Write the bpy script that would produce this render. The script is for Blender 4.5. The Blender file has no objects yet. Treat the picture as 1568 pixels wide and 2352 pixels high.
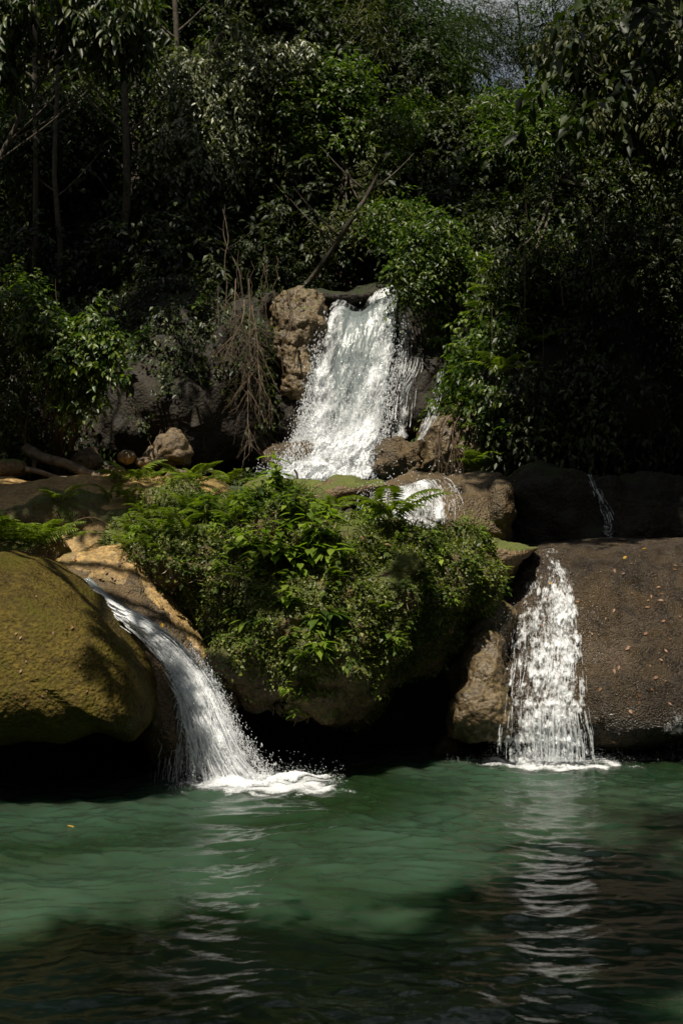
import bpy, bmesh, math, random
import numpy as np
from mathutils import Vector
from mathutils.bvhtree import BVHTree

rng = np.random.default_rng(11)
random.seed(11)
F = 3267.0      # focal length in units of the 1568 x 2352 layout
H = 1.97        # eye height above the pool
SUN = np.array([-0.15, -0.36, 0.89]); SUN /= np.linalg.norm(SUN)
sc = bpy.context.scene
COL = sc.collection

def at(px, py, Y):
    px = np.asarray(px, float); py = np.asarray(py, float); Y = np.asarray(Y, float)
    return np.stack(np.broadcast_arrays((px - 784) / F * Y, Y, H + (1176 - py) / F * Y), -1)

# ------------------------------------------------------------------ numpy noise
def _h(ix, iy, iz, s):
    with np.errstate(over='ignore'):
        h = (ix.astype(np.uint32) * np.uint32(374761393) + iy.astype(np.uint32) * np.uint32(668265263)
             + iz.astype(np.uint32) * np.uint32(2246822519) + np.uint32(s * 3266489 + 17))
        h = (h ^ (h >> np.uint32(13))) * np.uint32(1274126177)
        h = (h ^ (h >> np.uint32(16))) * np.uint32(2654435761)
        h = h ^ (h >> np.uint32(15))
    return (h & np.uint32(0xffffff)).astype(np.float64) / 0xffffff
def vnoise(P, s=0):
    i = np.floor(P).astype(np.int64); f = P - i; f = f * f * (3 - 2 * f)
    r = 0
    for a in (0, 1):
        for b in (0, 1):
            for c in (0, 1):
                w = (f[:, 0] if a else 1 - f[:, 0]) * (f[:, 1] if b else 1 - f[:, 1]) * (f[:, 2] if c else 1 - f[:, 2])
                r = r + w * _h(i[:, 0] + a, i[:, 1] + b, i[:, 2] + c, s)
    return r * 2 - 1
def fbm(P, s=0, o=4):
    r = 0; a = 1.0
    for k in range(o):
        r = r + a * vnoise(P * 2.03 ** k + 11.3 * k, s + k); a *= .5
    return r
def worley(P, s=0):
    i = np.floor(P).astype(np.int64)
    d1 = np.full(len(P), 9.0)
    for a in (-1, 0, 1):
        for b in (-1, 0, 1):
            for c in (-1, 0, 1):
                j = i + np.array([a, b, c])
                q = j + np.stack([_h(j[:, 0], j[:, 1], j[:, 2], s + k) for k in (1, 2, 3)], -1)
                d1 = np.minimum(d1, ((P - q) ** 2).sum(1))
    return np.sqrt(d1)
def sstep(a, b, x):
    t = np.clip((x - a) / (b - a), 0, 1); return t * t * (3 - 2 * t)
def nrm(v):
    return v / np.maximum(np.linalg.norm(v, axis=-1, keepdims=True), 1e-9)

# ------------------------------------------------------------------ mesh helpers
def make_mesh(name, V, Fc, smooth=True, attrs=None):
    V = np.ascontiguousarray(V, np.float32); Fc = np.ascontiguousarray(Fc, np.int32)
    me = bpy.data.meshes.new(name)
    n, k = Fc.shape
    me.vertices.add(len(V)); me.vertices.foreach_set('co', V.ravel())
    me.loops.add(n * k); me.loops.foreach_set('vertex_index', Fc.ravel())
    me.polygons.add(n); me.polygons.foreach_set('loop_start', np.arange(0, n * k, k, dtype=np.int32))
    me.polygons.foreach_set('loop_total', np.full(n, k, np.int32))
    me.polygons.foreach_set('use_smooth', np.full(n, smooth, bool))
    for an, av in (attrs or {}).items():
        av = np.asarray(av, np.float32)
        if av.ndim == 1:
            a = me.attributes.new(an, 'FLOAT', 'POINT'); a.data.foreach_set('value', av)
        else:
            a = me.attributes.new(an, 'FLOAT_VECTOR', 'POINT'); a.data.foreach_set('vector', av.ravel())
    me.update(calc_edges=True)
    return me
def tag(o, label=None, cat=None, group=None, kind=None):
    if label: o['label'] = label
    if cat: o['category'] = cat
    if group: o['group'] = group
    if kind: o['kind'] = kind
    return o
def empty(name, loc, label, cat, group=None, rz=0, s=1):
    o = bpy.data.objects.new(name, None); COL.objects.link(o)
    o.location = [float(c) for c in loc]; o.rotation_euler = (0, 0, rz); o.scale = (s, s, s); o.empty_display_size = .1
    return tag(o, label, cat, group)
def put(name, V, Fc, mat, parent=None, origin=None, smooth=True, attrs=None, local=False):
    """one mesh object; V in world space unless local"""
    V = np.asarray(V, float)
    if not local:
        if parent is not None: origin = np.array(parent.location)
        if origin is None: origin = np.array([(V[:, 0].min() + V[:, 0].max()) / 2, (V[:, 1].min() + V[:, 1].max()) / 2, V[:, 2].min()])
        V = V - origin
    me = make_mesh(name, V, Fc, smooth, attrs)
    me.materials.append(mat)
    o = bpy.data.objects.new(name, me); COL.objects.link(o)
    if parent is not None: o.parent = parent
    elif not local: o.location = origin
    return o
def copy_tree(o, loc, rz=0, s=1, label=None, group=None):
    c = o.copy(); COL.objects.link(c)
    c.location = [float(q) for q in loc]; c.rotation_euler = (0, 0, rz); c.scale = (s, s, s)
    if label: c['label'] = label
    if group: c['group'] = group
    for ch in list(o.children):
        d = ch.copy(); COL.objects.link(d); d.parent = c
    return c
def join(parts):
    Vs, Fs, n = [], [], 0
    for V, f in parts:
        if len(V) == 0: continue
        Vs.append(V); Fs.append(np.asarray(f) + n); n += len(V)
    return np.concatenate(Vs), np.concatenate(Fs)
def tubes(paths, radii, sides=5):
    paths = np.asarray(paths, float); radii = np.asarray(radii, float)
    n, m, _ = paths.shape
    T = np.gradient(paths, axis=1); T = nrm(T)
    ref = np.array([.31, .93, .2])
    U = nrm(np.cross(T, ref)); W = np.cross(T, U)
    a = np.arange(sides) / sides * 2 * np.pi
    ring = (U[:, :, None] * np.cos(a)[None, None, :, None] + W[:, :, None] * np.sin(a)[None, None, :, None]) * radii[:, :, None, None] + paths[:, :, None]
    V = ring.reshape(-1, 3)
    i = np.arange(n)[:, None, None] * m * sides; j = np.arange(m - 1)[None, :, None] * sides; k = np.arange(sides)[None, None, :]
    k2 = (k + 1) % sides
    Fq = np.stack(np.broadcast_arrays(i + j + k, i + j + k2, i + j + sides + k2, i + j + sides + k), -1).reshape(-1, 4)
    return V, Fq
def path_interp(pts, m):
    pts = np.asarray(pts, float)
    d = np.r_[0, np.cumsum(np.linalg.norm(np.diff(pts, axis=0), axis=1))]
    t = np.linspace(0, d[-1], m)
    # smooth with a cubic hermite
    tan = np.gradient(pts, d, axis=0) if len(pts) > 2 else np.tile((pts[1] - pts[0]) / d[-1], (2, 1))
    idx = np.clip(np.searchsorted(d, t, side='right') - 1, 0, len(pts) - 2)
    h = (d[idx + 1] - d[idx]); s = ((t - d[idx]) / h)[:, None]; h = h[:, None]
    return ((2 * s**3 - 3 * s**2 + 1) * pts[idx] + (s**3 - 2 * s**2 + s) * h * tan[idx] + (-2 * s**3 + 3 * s**2) * pts[idx + 1] + (s**3 - s**2) * h * tan[idx + 1])

# leaf templates: (along, across, normal) + triangles
LEAF_FAR = (np.array([[0, 0, 0], [.42, -.5, .07], [.42, .5, .07], [1, 0, -.14]], float), np.array([[0, 1, 3], [0, 3, 2]]))
LEAF_MID = (np.array([[0, 0, 0], [.25, -.42, .05], [.25, .42, .05], [.45, 0, -.03], [.62, -.38, .02], [.62, .38, .02], [1, 0, -.22]], float),
            np.array([[0, 1, 3], [1, 4, 3], [3, 4, 6], [0, 3, 2], [2, 3, 5], [3, 6, 5]]))
def _near():
    us = [0, .1, .25, .42, .6, .78, .92]; ws = [.0, .26, .44, .5, .42, .25, .08]
    V = []; T = []
    for u, w in zip(us, ws):
        z = -.28 * u * u
        V += [[u, 0, z - .04 * (w > 0)], [u, -w, z + .05 * w], [u, w, z + .05 * w]]
    V.append([1.04, 0, -.32])
    for k in range(len(us) - 1):
        a, b = 3 * k, 3 * k + 3
        T += [[a, a + 1, b + 1], [a, b + 1, b], [a, b, b + 2], [a, b + 2, a + 2]]
    e = 3 * (len(us) - 1)
    T += [[e, e + 1, e + 3], [e, e + 3, e + 2]]
    return np.array(V, float), np.array(T)
LEAF_NEAR = _near()
def leaves(P, D, N, L, W, tmpl=LEAF_FAR):
    D = nrm(D); S = nrm(np.cross(N, D)); N2 = np.cross(D, S)
    T, Tf = tmpl
    L = np.broadcast_to(L, (len(P),)); W = np.broadcast_to(W, (len(P),))
    V = (P[:, None] + D[:, None] * (T[None, :, 0:1] * L[:, None, None]) + S[:, None] * (T[None, :, 1:2] * W[:, None, None])
         + N2[:, None] * (T[None, :, 2:3] * L[:, None, None]))
    k = len(T)
    Fc = (np.arange(len(P))[:, None, None] * k + Tf[None]).reshape(-1, 3)
    return V.reshape(-1, 3), Fc
def rand_dir(n):
    return nrm(rng.normal(size=(n, 3)))
def foliage(blobs, n_tw, per, L, W, tl=.35, droop=.5, ldroop=.5, tmpl=LEAF_FAR, gf=2.2, thr=-.15, up=.0, inner=.35, return_twigs=False):
    vol = np.array([b[1][0] * b[1][2] for b in blobs]); pick = rng.choice(len(blobs), n_tw, p=vol / vol.sum())
    C = np.array([b[0] for b in blobs], float)[pick]; R = np.array([b[1] for b in blobs], float)[pick]
    d = rand_dir(n_tw); d[:, 2] += up; d = nrm(d)
    rad = rng.uniform(inner ** 2, 1, n_tw) ** .5
    # a lumpy outline
    rad = rad * (1 + .28 * vnoise(d * 2.3 + C * 3.1, 5))
    S = C + R * d * rad[:, None]
    keep = fbm(S * gf, 9, 2) > thr
    S, d = S[keep], d[keep]; n = len(S)
    td = nrm(d * .8 + rng.normal(size=(n, 3)) * .5 + np.array([0, 0, -droop]))
    tlen = tl * rng.uniform(.6, 1.3, n)
    t = (np.arange(per)[None] + rng.uniform(0, .6, (n, per))) / per
    P = S[:, None] + td[:, None] * (t * tlen[:, None])[..., None]
    P[..., 2] -= droop * .5 * t ** 2 * tlen[:, None]
    side = nrm(np.cross(td, rand_dir(n) * .5 + np.array([0, 0, 1.])))[:, None] * np.where(np.arange(per) % 2, 1, -1)[None, :, None]
    D = td[:, None] * .55 + side * .9 + rng.normal(size=(n, per, 3)) * .28 + np.array([0, 0, -ldroop])
    N = np.array([0, 0, 1.]) + rng.normal(size=(n, per, 3)) * .42 + d[:, None] * .35
    sz = rng.uniform(.65, 1.25, (n, per))
    V, Fc = leaves(P.reshape(-1, 3), D.reshape(-1, 3), N.reshape(-1, 3), (L * sz).ravel(), (W * sz).ravel(), tmpl)
    if return_twigs: return V, Fc, S, td, tlen
    return V, Fc

def ico(sub):
    bm = bmesh.new(); bmesh.ops.create_icosphere(bm, subdivisions=sub, radius=1)
    V = np.array([v.co[:] for v in bm.verts]); Fc = np.array([[v.index for v in f.verts] for f in bm.faces]); bm.free()
    return V, Fc
ICO = {}
def radial(outline, n=720):
    o = np.asarray(outline, float); c = o.mean(0)
    return o, c
def blob_verts(outline, c, sub, Yc, Tf, Tb, p=2.2, slope=0.0):
    """closed body whose outline is the polygon (layout units) at depth Yc; Tf metres of bulge to the viewer, Tb behind; slope leans it back with height"""
    if sub not in ICO: ICO[sub] = ico(sub)
    N, Fc = ICO[sub]
    o = np.asarray(outline, float); c = np.asarray(c, float)
    A = np.linspace(-np.pi, np.pi, 1441)
    D = np.stack([np.cos(A), np.sin(A)], -1)
    a = o - c; b = np.roll(o, -1, 0) - c; e = b - a
    R = np.zeros(len(A))
    for k in range(len(o)):
        den = D[:, 0] * e[k, 1] - D[:, 1] * e[k, 0]
        den = np.where(np.abs(den) < 1e-9, 1e-9, den)
        t = (a[k, 0] * e[k, 1] - a[k, 1] * e[k, 0]) / den
        u = (a[k, 0] * D[:, 1] - a[k, 1] * D[:, 0]) / den
        ok = (t > 0) & (u >= -1e-6) & (u <= 1 + 1e-6)
        R = np.where(ok, np.maximum(R, t), R)
    K = 25; ker = np.hanning(K); ker /= ker.sum()
    R = np.convolve(np.r_[R[-K-1:-1], R, R[1:K+1]], ker, 'same')[K:-K]
    r = np.clip(np.hypot(N[:, 0], N[:, 2]), 0, 1)
    th = np.arctan2(-N[:, 2], N[:, 0])
    Rr = np.interp(th, A, R)
    rr = np.sin(np.arcsin(r)) ** (2 / p) if p > 2 else r
    rr = np.clip(rr, 0, 1)
    dep = np.sign(-N[:, 1]) * (1 - rr ** p) ** (1 / p)
    px = c[0] + np.cos(th) * Rr * rr; py = c[1] + np.sin(th) * Rr * rr
    Yl = Yc + slope * (c[1] - py) / 300.0
    Y = Yl - np.where(dep > 0, dep * Tf, dep * Tb)
    sc_ = np.where(dep > 0, 1, 0)
    # outline keeps its size at depth Yc; nearer parts are projected, the back tapers in
    V = at(px, py, np.where(dep > 0, Y, Yl)); V[:, 1] = Y
    return V, Fc
def displace(V, Fc, terms):
    me = make_mesh('tmp', V, Fc)
    for fn in terms:
        nn = np.zeros(len(V) * 3, np.float32); me.vertices.foreach_get('normal', nn); nn = nn.reshape(-1, 3)
        V = V + nn * fn(V)[:, None]
        me.vertices.foreach_set('co', V.astype(np.float32).ravel()); me.update()
    bpy.data.meshes.remove(me)
    return V
def t_fbm(amp, freq, s=0, o=4, sq=(1, 1, 1)): return lambda V: amp * fbm(V * freq * np.array(sq), s, o)
def t_knob(amp, freq, s=0, sq=(1, 1, 1)): return lambda V: amp * (.55 - worley(V * freq * np.array(sq) + .25 * fbm(V * freq * .7, s, 2)[:, None], s))
def t_ridge(amp, freq, s=0, sq=(1, 1, 1)): return lambda V: -amp * (1 - np.abs(vnoise(V * freq * np.array(sq), s))) ** 4

def sample_surface(V, Fc, n, mask=None):
    a, b, c = V[Fc[:, 0]], V[Fc[:, 1]], V[Fc[:, 2]]
    cr = np.cross(b - a, c - a); ar = np.linalg.norm(cr, axis=1)
    N = cr / np.maximum(ar[:, None], 1e-12); ctr = (a + b + c) / 3
    w = ar.copy()
    if mask is not None: w = w * np.clip(mask(ctr, N), 0, None)
    k = rng.choice(len(Fc), n, p=w / w.sum())
    u, v = rng.uniform(size=(2, n)); fl = u + v > 1; u[fl], v[fl] = 1 - u[fl], 1 - v[fl]
    return a[k] + (b[k] - a[k]) * u[:, None] + (c[k] - a[k]) * v[:, None], N[k]
def to_px(P):
    return 784 + P[:, 0] / P[:, 1] * F, 1176 - (P[:, 2] - H) / P[:, 1] * F

# ------------------------------------------------------------------ materials
def new_mat(name):
    m = bpy.data.materials.new(name); m.use_nodes = True
    nt = m.node_tree; nt.nodes.clear()
    out = nt.nodes.new('ShaderNodeOutputMaterial')
    return m, nt, out
def nd(nt, t, **kw):
    n = nt.nodes.new(t)
    for k, v in kw.items():
        if k in n.inputs.keys() if hasattr(n.inputs, 'keys') else False: n.inputs[k].default_value = v
        else: setattr(n, k, v)
    return n
def noise_n(nt, vec, scale, detail=6, rough=.55, dist=0.0):
    n = nt.nodes.new('ShaderNodeTexNoise'); n.inputs['Scale'].default_value = scale; n.inputs['Detail'].default_value = detail
    n.inputs['Roughness'].default_value = rough; n.inputs['Distortion'].default_value = dist
    nt.links.new(vec, n.inputs['Vector']); return n.outputs['Fac']
def ramp(nt, fac, stops, interp='LINEAR'):
    r = nt.nodes.new('ShaderNodeValToRGB'); nt.links.new(fac, r.inputs['Fac']); r.color_ramp.interpolation = interp
    els = r.color_ramp.elements
    while len(els) < len(stops): els.new(.5)
    for e, (p, c) in zip(els, stops):
        e.position = p; e.color = (c[0], c[1], c[2], 1) if hasattr(c, '__len__') else (c, c, c, 1)
    return r.outputs['Color']
def mixc(nt, fac, a, b, mode='MIX'):
    m = nt.nodes.new('ShaderNodeMix'); m.data_type = 'RGBA'; m.blend_type = mode
    for s, v in ((m.inputs['Factor'], fac), (m.inputs['A'], a), (m.inputs['B'], b)):
        if hasattr(v, 'is_linked') or isinstance(v, bpy.types.NodeSocket): nt.links.new(v, s)
        elif s.name == 'Factor': s.default_value = v
        else: s.default_value = (v[0], v[1], v[2], 1)
    return m.outputs['Result']
def mth(nt, op, a, b=None, clamp=False):
    m = nt.nodes.new('ShaderNodeMath'); m.operation = op; m.use_clamp = clamp
    for s, v in ((m.inputs[0], a), (m.inputs[1], b)):
        if v is None: continue
        if isinstance(v, bpy.types.NodeSocket): nt.links.new(v, s)
        else: s.default_value = v
    return m.outputs[0]

def rock_mat(name, dark, mid, light, moss=None, moss_amt=.5, moss_up=.6, grain=45, bump=.9, rough=(.25, .7), stain=None, big=1.3, spec=.5, streak=False):
    m, nt, out = new_mat(name); L = nt.links
    pos = nt.nodes.new('ShaderNodeNewGeometry').outputs['Position']
    tc = nt.nodes.new('ShaderNodeTexCoord').outputs['Object']
    n1 = noise_n(nt, tc, big, 8, .6, .4); n2 = noise_n(nt, tc, 9, 6, .65); n3 = noise_n(nt, tc, grain, 4, .6)
    vor = nt.nodes.new('ShaderNodeTexVoronoi'); vor.inputs['Scale'].default_value = grain; L.new(tc, vor.inputs['Vector'])
    s = mth(nt, 'ADD', mth(nt, 'MULTIPLY', n1, .55), mth(nt, 'ADD', mth(nt, 'MULTIPLY', n2, .3), mth(nt, 'MULTIPLY', n3, .3)))
    col = ramp(nt, s, [(.38, dark), (.56, mid), (.76, light)])
    # grains differ in tone
    g = ramp(nt, noise_n(nt, tc, grain * .7, 4, .75), [(.36, .25), (.5, .95), (.66, 1.6)])
    col = mixc(nt, .75, col, g, 'MULTIPLY')
    if streak:
        mp = nt.nodes.new('ShaderNodeMapping'); mp.inputs['Scale'].default_value = (5, 5, .55); L.new(tc, mp.inputs['Vector'])
        col = mixc(nt, .7, col, ramp(nt, noise_n(nt, mp.outputs[0], 1, 6, .6, .3), [(.36, .45), (.62, 1.25)]), 'MULTIPLY')
    if stain:
        sf = ramp(nt, noise_n(nt, tc, 2.6, 7, .7, .8), [(.48, 0), (.62, 1)])
        col = mixc(nt, mth(nt, 'MULTIPLY', sf, .8), col, stain)
    if moss:
        geo = nt.nodes.new('ShaderNodeNewGeometry'); sx = nt.nodes.new('ShaderNodeSeparateXYZ'); L.new(geo.outputs['Normal'], sx.inputs[0])
        upf = mth(nt, 'ADD', mth(nt, 'MULTIPLY', sx.outputs['Z'], moss_up), mth(nt, 'ADD', mth(nt, 'MULTIPLY', noise_n(nt, tc, 3.2, 8, .65, .5), 1.1), moss_amt - 1.05))
        mf = ramp(nt, upf, [(.0, 0), (.22, 1)])
        mcol = mixc(nt, n2, [c * .5 for c in moss], [c * 1.45 for c in moss])
        mcol = mixc(nt, .6, mcol, ramp(nt, noise_n(nt, tc, 90, 3, .6), [(.3, .5), (.7, 1.5)]), 'MULTIPLY')
        col = mixc(nt, mf, col, mcol)
    sp = nt.nodes.new('ShaderNodeSeparateXYZ'); L.new(pos, sp.inputs[0])
    wet = mth(nt, 'SUBTRACT', 1.25, mth(nt, 'MULTIPLY', mth(nt, 'ADD', sp.outputs['Z'], mth(nt, 'MULTIPLY', mth(nt, 'SUBTRACT', n1, .5), .35)), 7), True)
    col = mixc(nt, mth(nt, 'MULTIPLY', wet, .6), col, dark)
    b = nt.nodes.new('ShaderNodeBsdfPrincipled'); L.new(col, b.inputs['Base Color'])
    rf = nt.nodes.new('ShaderNodeMapRange'); L.new(n2, rf.inputs['Value']); rf.inputs['From Min'].default_value = .3; rf.inputs['From Max'].default_value = .7
    rf.inputs['To Min'].default_value = rough[0]; rf.inputs['To Max'].default_value = rough[1]
    rr = rf.outputs[0]
    if moss: rr = mth(nt, 'MAXIMUM', rr, mth(nt, 'MULTIPLY', mf, .85))
    L.new(rr, b.inputs['Roughness']); b.inputs['Specular IOR Level'].default_value = spec
    hgt = mth(nt, 'ADD', mth(nt, 'MULTIPLY', mth(nt, 'SUBTRACT', 1., vor.outputs['Distance']), .6), mth(nt, 'ADD', mth(nt, 'MULTIPLY', n3, .9), mth(nt, 'MULTIPLY', n2, 1.0)))
    bp = nt.nodes.new('ShaderNodeBump'); bp.inputs['Strength'].default_value = bump; bp.inputs['Distance'].default_value = .018
    L.new(hgt, bp.inputs['Height']); L.new(bp.outputs[0], b.inputs['Normal'])
    L.new(b.outputs[0], out.inputs[0]); return m

def leaf_mat(name, cols, rough=.4, trans=.35, tcol=None, spec=.5):
    """cols: darker to lighter; each leaf (mesh island) draws its own"""
    m, nt, out = new_mat(name); L = nt.links
    geo = nt.nodes.new('ShaderNodeNewGeometry')
    k = len(cols)
    col = ramp(nt, geo.outputs['Random Per Island'], [(i / max(k - 1, 1), c) for i, c in enumerate(cols)])
    tc = nt.nodes.new('ShaderNodeTexCoord').outputs['Object']
    col = mixc(nt, .5, col, ramp(nt, noise_n(nt, tc, 1.7, 3), [(.3, .55), (.7, 1.4)]), 'MULTIPLY')
    b = nt.nodes.new('ShaderNodeBsdfPrincipled'); L.new(col, b.inputs['Base Color'])
    b.inputs['Roughness'].default_value = rough; b.inputs['Specular IOR Level'].default_value = spec
    t = nt.nodes.new('ShaderNodeBsdfTranslucent')
    L.new(mixc(nt, 1, col, tcol or (1.5, 1.8, .5), 'MULTIPLY'), t.inputs['Color'])
    mx = nt.nodes.new('ShaderNodeMixShader'); mx.inputs[0].default_value = trans
    L.new(b.outputs[0], mx.inputs[1]); L.new(t.outputs[0], mx.inputs[2]); L.new(mx.outputs[0], out.inputs[0])
    return m
def plain_mat(name, a, b_, rough=.7, scale=20, bump=.3, spec=.4):
    m, nt, out = new_mat(name); L = nt.links
    tc = nt.nodes.new('ShaderNodeTexCoord').outputs['Object']
    n = noise_n(nt, tc, scale, 6, .65)
    b = nt.nodes.new('ShaderNodeBsdfPrincipled'); L.new(ramp(nt, n, [(.35, a), (.65, b_)]), b.inputs['Base Color'])
    b.inputs['Roughness'].default_value = rough; b.inputs['Specular IOR Level'].default_value = spec
    bp = nt.nodes.new('ShaderNodeBump'); bp.inputs['Strength'].default_value = bump; bp.inputs['Distance'].default_value = .01
    L.new(n, bp.inputs['Height']); L.new(bp.outputs[0], b.inputs['Normal']); L.new(b.outputs[0], out.inputs[0]); return m
def foam_mat(name, col=(.86, .88, .9), ns=(26, 5), soft=.27, rough=.35, cover=1.0, trans=.25, fine=70):
    """white water; 'flow' = (across m, along m, layer), 'foam_cover' = how much of the surface is foam"""
    m, nt, out = new_mat(name); L = nt.links
    at_ = nt.nodes.new('ShaderNodeAttribute'); at_.attribute_name = 'flow'
    de = nt.nodes.new('ShaderNodeAttribute'); de.attribute_name = 'foam_cover'
    mp = nt.nodes.new('ShaderNodeMapping'); mp.inputs['Scale'].default_value = (ns[0], ns[1], 7.0); L.new(at_.outputs['Vector'], mp.inputs['Vector'])
    n1 = noise_n(nt, mp.outputs[0], 1.0, 7, .68, .9)
    mp2 = nt.nodes.new('ShaderNodeMapping'); mp2.inputs['Scale'].default_value = (fine, fine * .4, 11.0); L.new(at_.outputs['Vector'], mp2.inputs['Vector'])
    n2 = noise_n(nt, mp2.outputs[0], 1.0, 3, .6, .5)
    n = mth(nt, 'ADD', mth(nt, 'MULTIPLY', n1, .56), mth(nt, 'MULTIPLY', n2, .44))
    thr = mth(nt, 'SUBTRACT', .5 + .26 * cover, mth(nt, 'MULTIPLY', de.outputs['Fac'], .5 * cover))
    a = mth(nt, 'DIVIDE', mth(nt, 'SUBTRACT', n, thr), soft, True)
    a = mth(nt, 'MULTIPLY', a, mth(nt, 'MULTIPLY', de.outputs['Fac'], 6, True))
    b = nt.nodes.new('ShaderNodeBsdfPrincipled'); b.inputs['Base Color'].default_value = (*col, 1)
    b.inputs['Roughness'].default_value = rough
    bp = nt.nodes.new('ShaderNodeBump'); bp.inputs['Strength'].default_value = .5; bp.inputs['Distance'].default_value = .02
    L.new(n, bp.inputs['Height']); L.new(bp.outputs[0], b.inputs['Normal'])
    t = nt.nodes.new('ShaderNodeBsdfTranslucent'); t.inputs['Color'].default_value = (*col, 1)
    mx = nt.nodes.new('ShaderNodeMixShader'); mx.inputs[0].default_value = trans; L.new(b.outputs[0], mx.inputs[1]); L.new(t.outputs[0], mx.inputs[2])
    tr = nt.nodes.new('ShaderNodeBsdfTransparent')
    m2 = nt.nodes.new('ShaderNodeMixShader'); L.new(a, m2.inputs[0]); L.new(tr.outputs[0], m2.inputs[1]); L.new(mx.outputs[0], m2.inputs[2])
    L.new(m2.outputs[0], out.inputs[0]); return m
def drop_mat(name, col, rough=.15, trans=.35, alpha=1.0):
    m, nt, out = new_mat(name); L = nt.links
    b = nt.nodes.new('ShaderNodeBsdfPrincipled'); b.inputs['Base Color'].default_value = (*col, 1); b.inputs['Roughness'].default_value = rough
    t = nt.nodes.new('ShaderNodeBsdfTranslucent'); t.inputs['Color'].default_value = (*col, 1)
    mx = nt.nodes.new('ShaderNodeMixShader'); mx.inputs[0].default_value = trans; L.new(b.outputs[0], mx.inputs[1]); L.new(t.outputs[0], mx.inputs[2])
    tr = nt.nodes.new('ShaderNodeBsdfTransparent'); m2 = nt.nodes.new('ShaderNodeMixShader'); m2.inputs[0].default_value = alpha
    L.new(tr.outputs[0], m2.inputs[1]); L.new(mx.outputs[0], m2.inputs[2]); L.new(m2.outputs[0], out.inputs[0]); return m
def water_mat(name, deep, pale, rough=.015, bump=.15, sss=0):
    m, nt, out = new_mat(name); L = nt.links
    pos = nt.nodes.new('ShaderNodeNewGeometry').outputs['Position']
    b = nt.nodes.new('ShaderNodeBsdfPrincipled')
    c = ramp(nt, noise_n(nt, pos, .55, 4, .5, 1.0), [(.34, deep), (.70, pale)])
    L.new(c, b.inputs['Base Color']); b.inputs['Roughness'].default_value = rough; b.inputs['IOR'].default_value = 1.333
    b.inputs['Specular IOR Level'].default_value = .5
    if sss:
        b.subsurface_method = 'RANDOM_WALK'; b.inputs['Subsurface Weight'].default_value = 1; b.inputs['Subsurface Radius'].default_value = (.22, .6, .45); b.inputs['Subsurface Scale'].default_value = sss
    mp = nt.nodes.new('ShaderNodeMapping'); mp.inputs['Scale'].default_value = (1, 1.4, 1); L.new(pos, mp.inputs['Vector'])
    bp = nt.nodes.new('ShaderNodeBump'); bp.inputs['Strength'].default_value = bump; bp.inputs['Distance'].default_value = .02
    L.new(mth(nt, 'ADD', noise_n(nt, mp.outputs[0], 22, 3, .5, .6), mth(nt, 'MULTIPLY', noise_n(nt, mp.outputs[0], 60, 2, .5, .3), .25)), bp.inputs['Height'])
    L.new(bp.outputs[0], b.inputs['Normal']); L.new(b.outputs[0], out.inputs[0]); return m

M = {}
M['brown'] = rock_mat('wet_brown_limestone', (.026, .017, .008), (.085, .058, .026), (.17, .118, .055), grain=50, bump=1.2, rough=(.28, .7), stain=(.11, .068, .024))
M['wall'] = rock_mat('wet_granular_limestone', (.013, .009, .006), (.050, .036, .023), (.125, .092, .058), grain=66, bump=1.5, rough=(.12, .45), stain=(.08, .054, .026), big=.9, streak=True)
M['knob'] = rock_mat('knobbly_brown_tufa', (.028, .019, .008), (.10, .068, .030), (.20, .145, .07), moss=(.07, .085, .015), moss_amt=.10, moss_up=.55, grain=30, rough=(.3, .75))
M['dark'] = rock_mat('shade_darkened_wet_rock', (.006, .0045, .003), (.016, .012, .007), (.036, .028, .016), moss=(.02, .028, .006), moss_amt=.1, grain=30, rough=(.55, .9), spec=.3)  # wet rock tone, lowered further to carry the shade of cave and hollow
M['ochre'] = rock_mat('ochre_limestone', (.13, .075, .022), (.30, .19, .065), (.44, .29, .12), grain=36, bump=.7, rough=(.4, .8), stain=(.17, .12, .035), big=1.6)
M['dome'] = rock_mat('algae_covered_limestone', (.016, .010, .003), (.062, .044, .007), (.12, .088, .015), grain=40, bump=1.1, rough=(.5, .9), stain=(.062, .056, .004), big=.9, spec=.15)
M['mossy'] = rock_mat('mossy_earth', (.022, .014, .006), (.075, .048, .018), (.20, .13, .045), moss=(.07, .085, .010), moss_amt=.56, moss_up=.2, grain=36, rough=(.5, .9))
M['greenrock'] = rock_mat('moss_topped_stone', (.05, .032, .015), (.14, .09, .04), (.24, .16, .08), moss=(.085, .10, .014), moss_amt=.05, moss_up=.85, grain=36, rough=(.4, .8))
M['soil'] = rock_mat('forest_soil', (.012, .009, .005), (.035, .026, .014), (.06, .048, .025), moss=(.025, .04, .01), moss_amt=.2, grain=20, rough=(.6, .95))
M['pale_stone'] = rock_mat('pale_boulder_stone', (.04, .026, .012), (.12, .083, .042), (.28, .205, .115), moss=(.09, .11, .02), moss_amt=.0, moss_up=.5, grain=26, rough=(.5, .9))
M['bark'] = plain_mat('grey_bark', (.03, .024, .016), (.10, .08, .055), .85, 18, .8)
M['bark_dark'] = plain_mat('dark_bark', (.03, .024, .016), (.09, .07, .05), .85, 18, .8)
M['root'] = plain_mat('dry_root', (.05, .035, .022), (.17, .125, .08), .8, 25, .5)
M['log'] = plain_mat('rotten_log_wood', (.06, .045, .03), (.24, .19, .135), .85, 9, .9)
M['culm'] = plain_mat('bamboo_culm', (.05, .055, .018), (.13, .125, .045), .5, 6, .2)
M['stem'] = plain_mat('green_stem', (.06, .10, .02), (.12, .16, .04), .6, 20, .1)
M['twig'] = plain_mat('brown_twig', (.06, .04, .022), (.16, .11, .065), .8, 20, .3)
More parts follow.
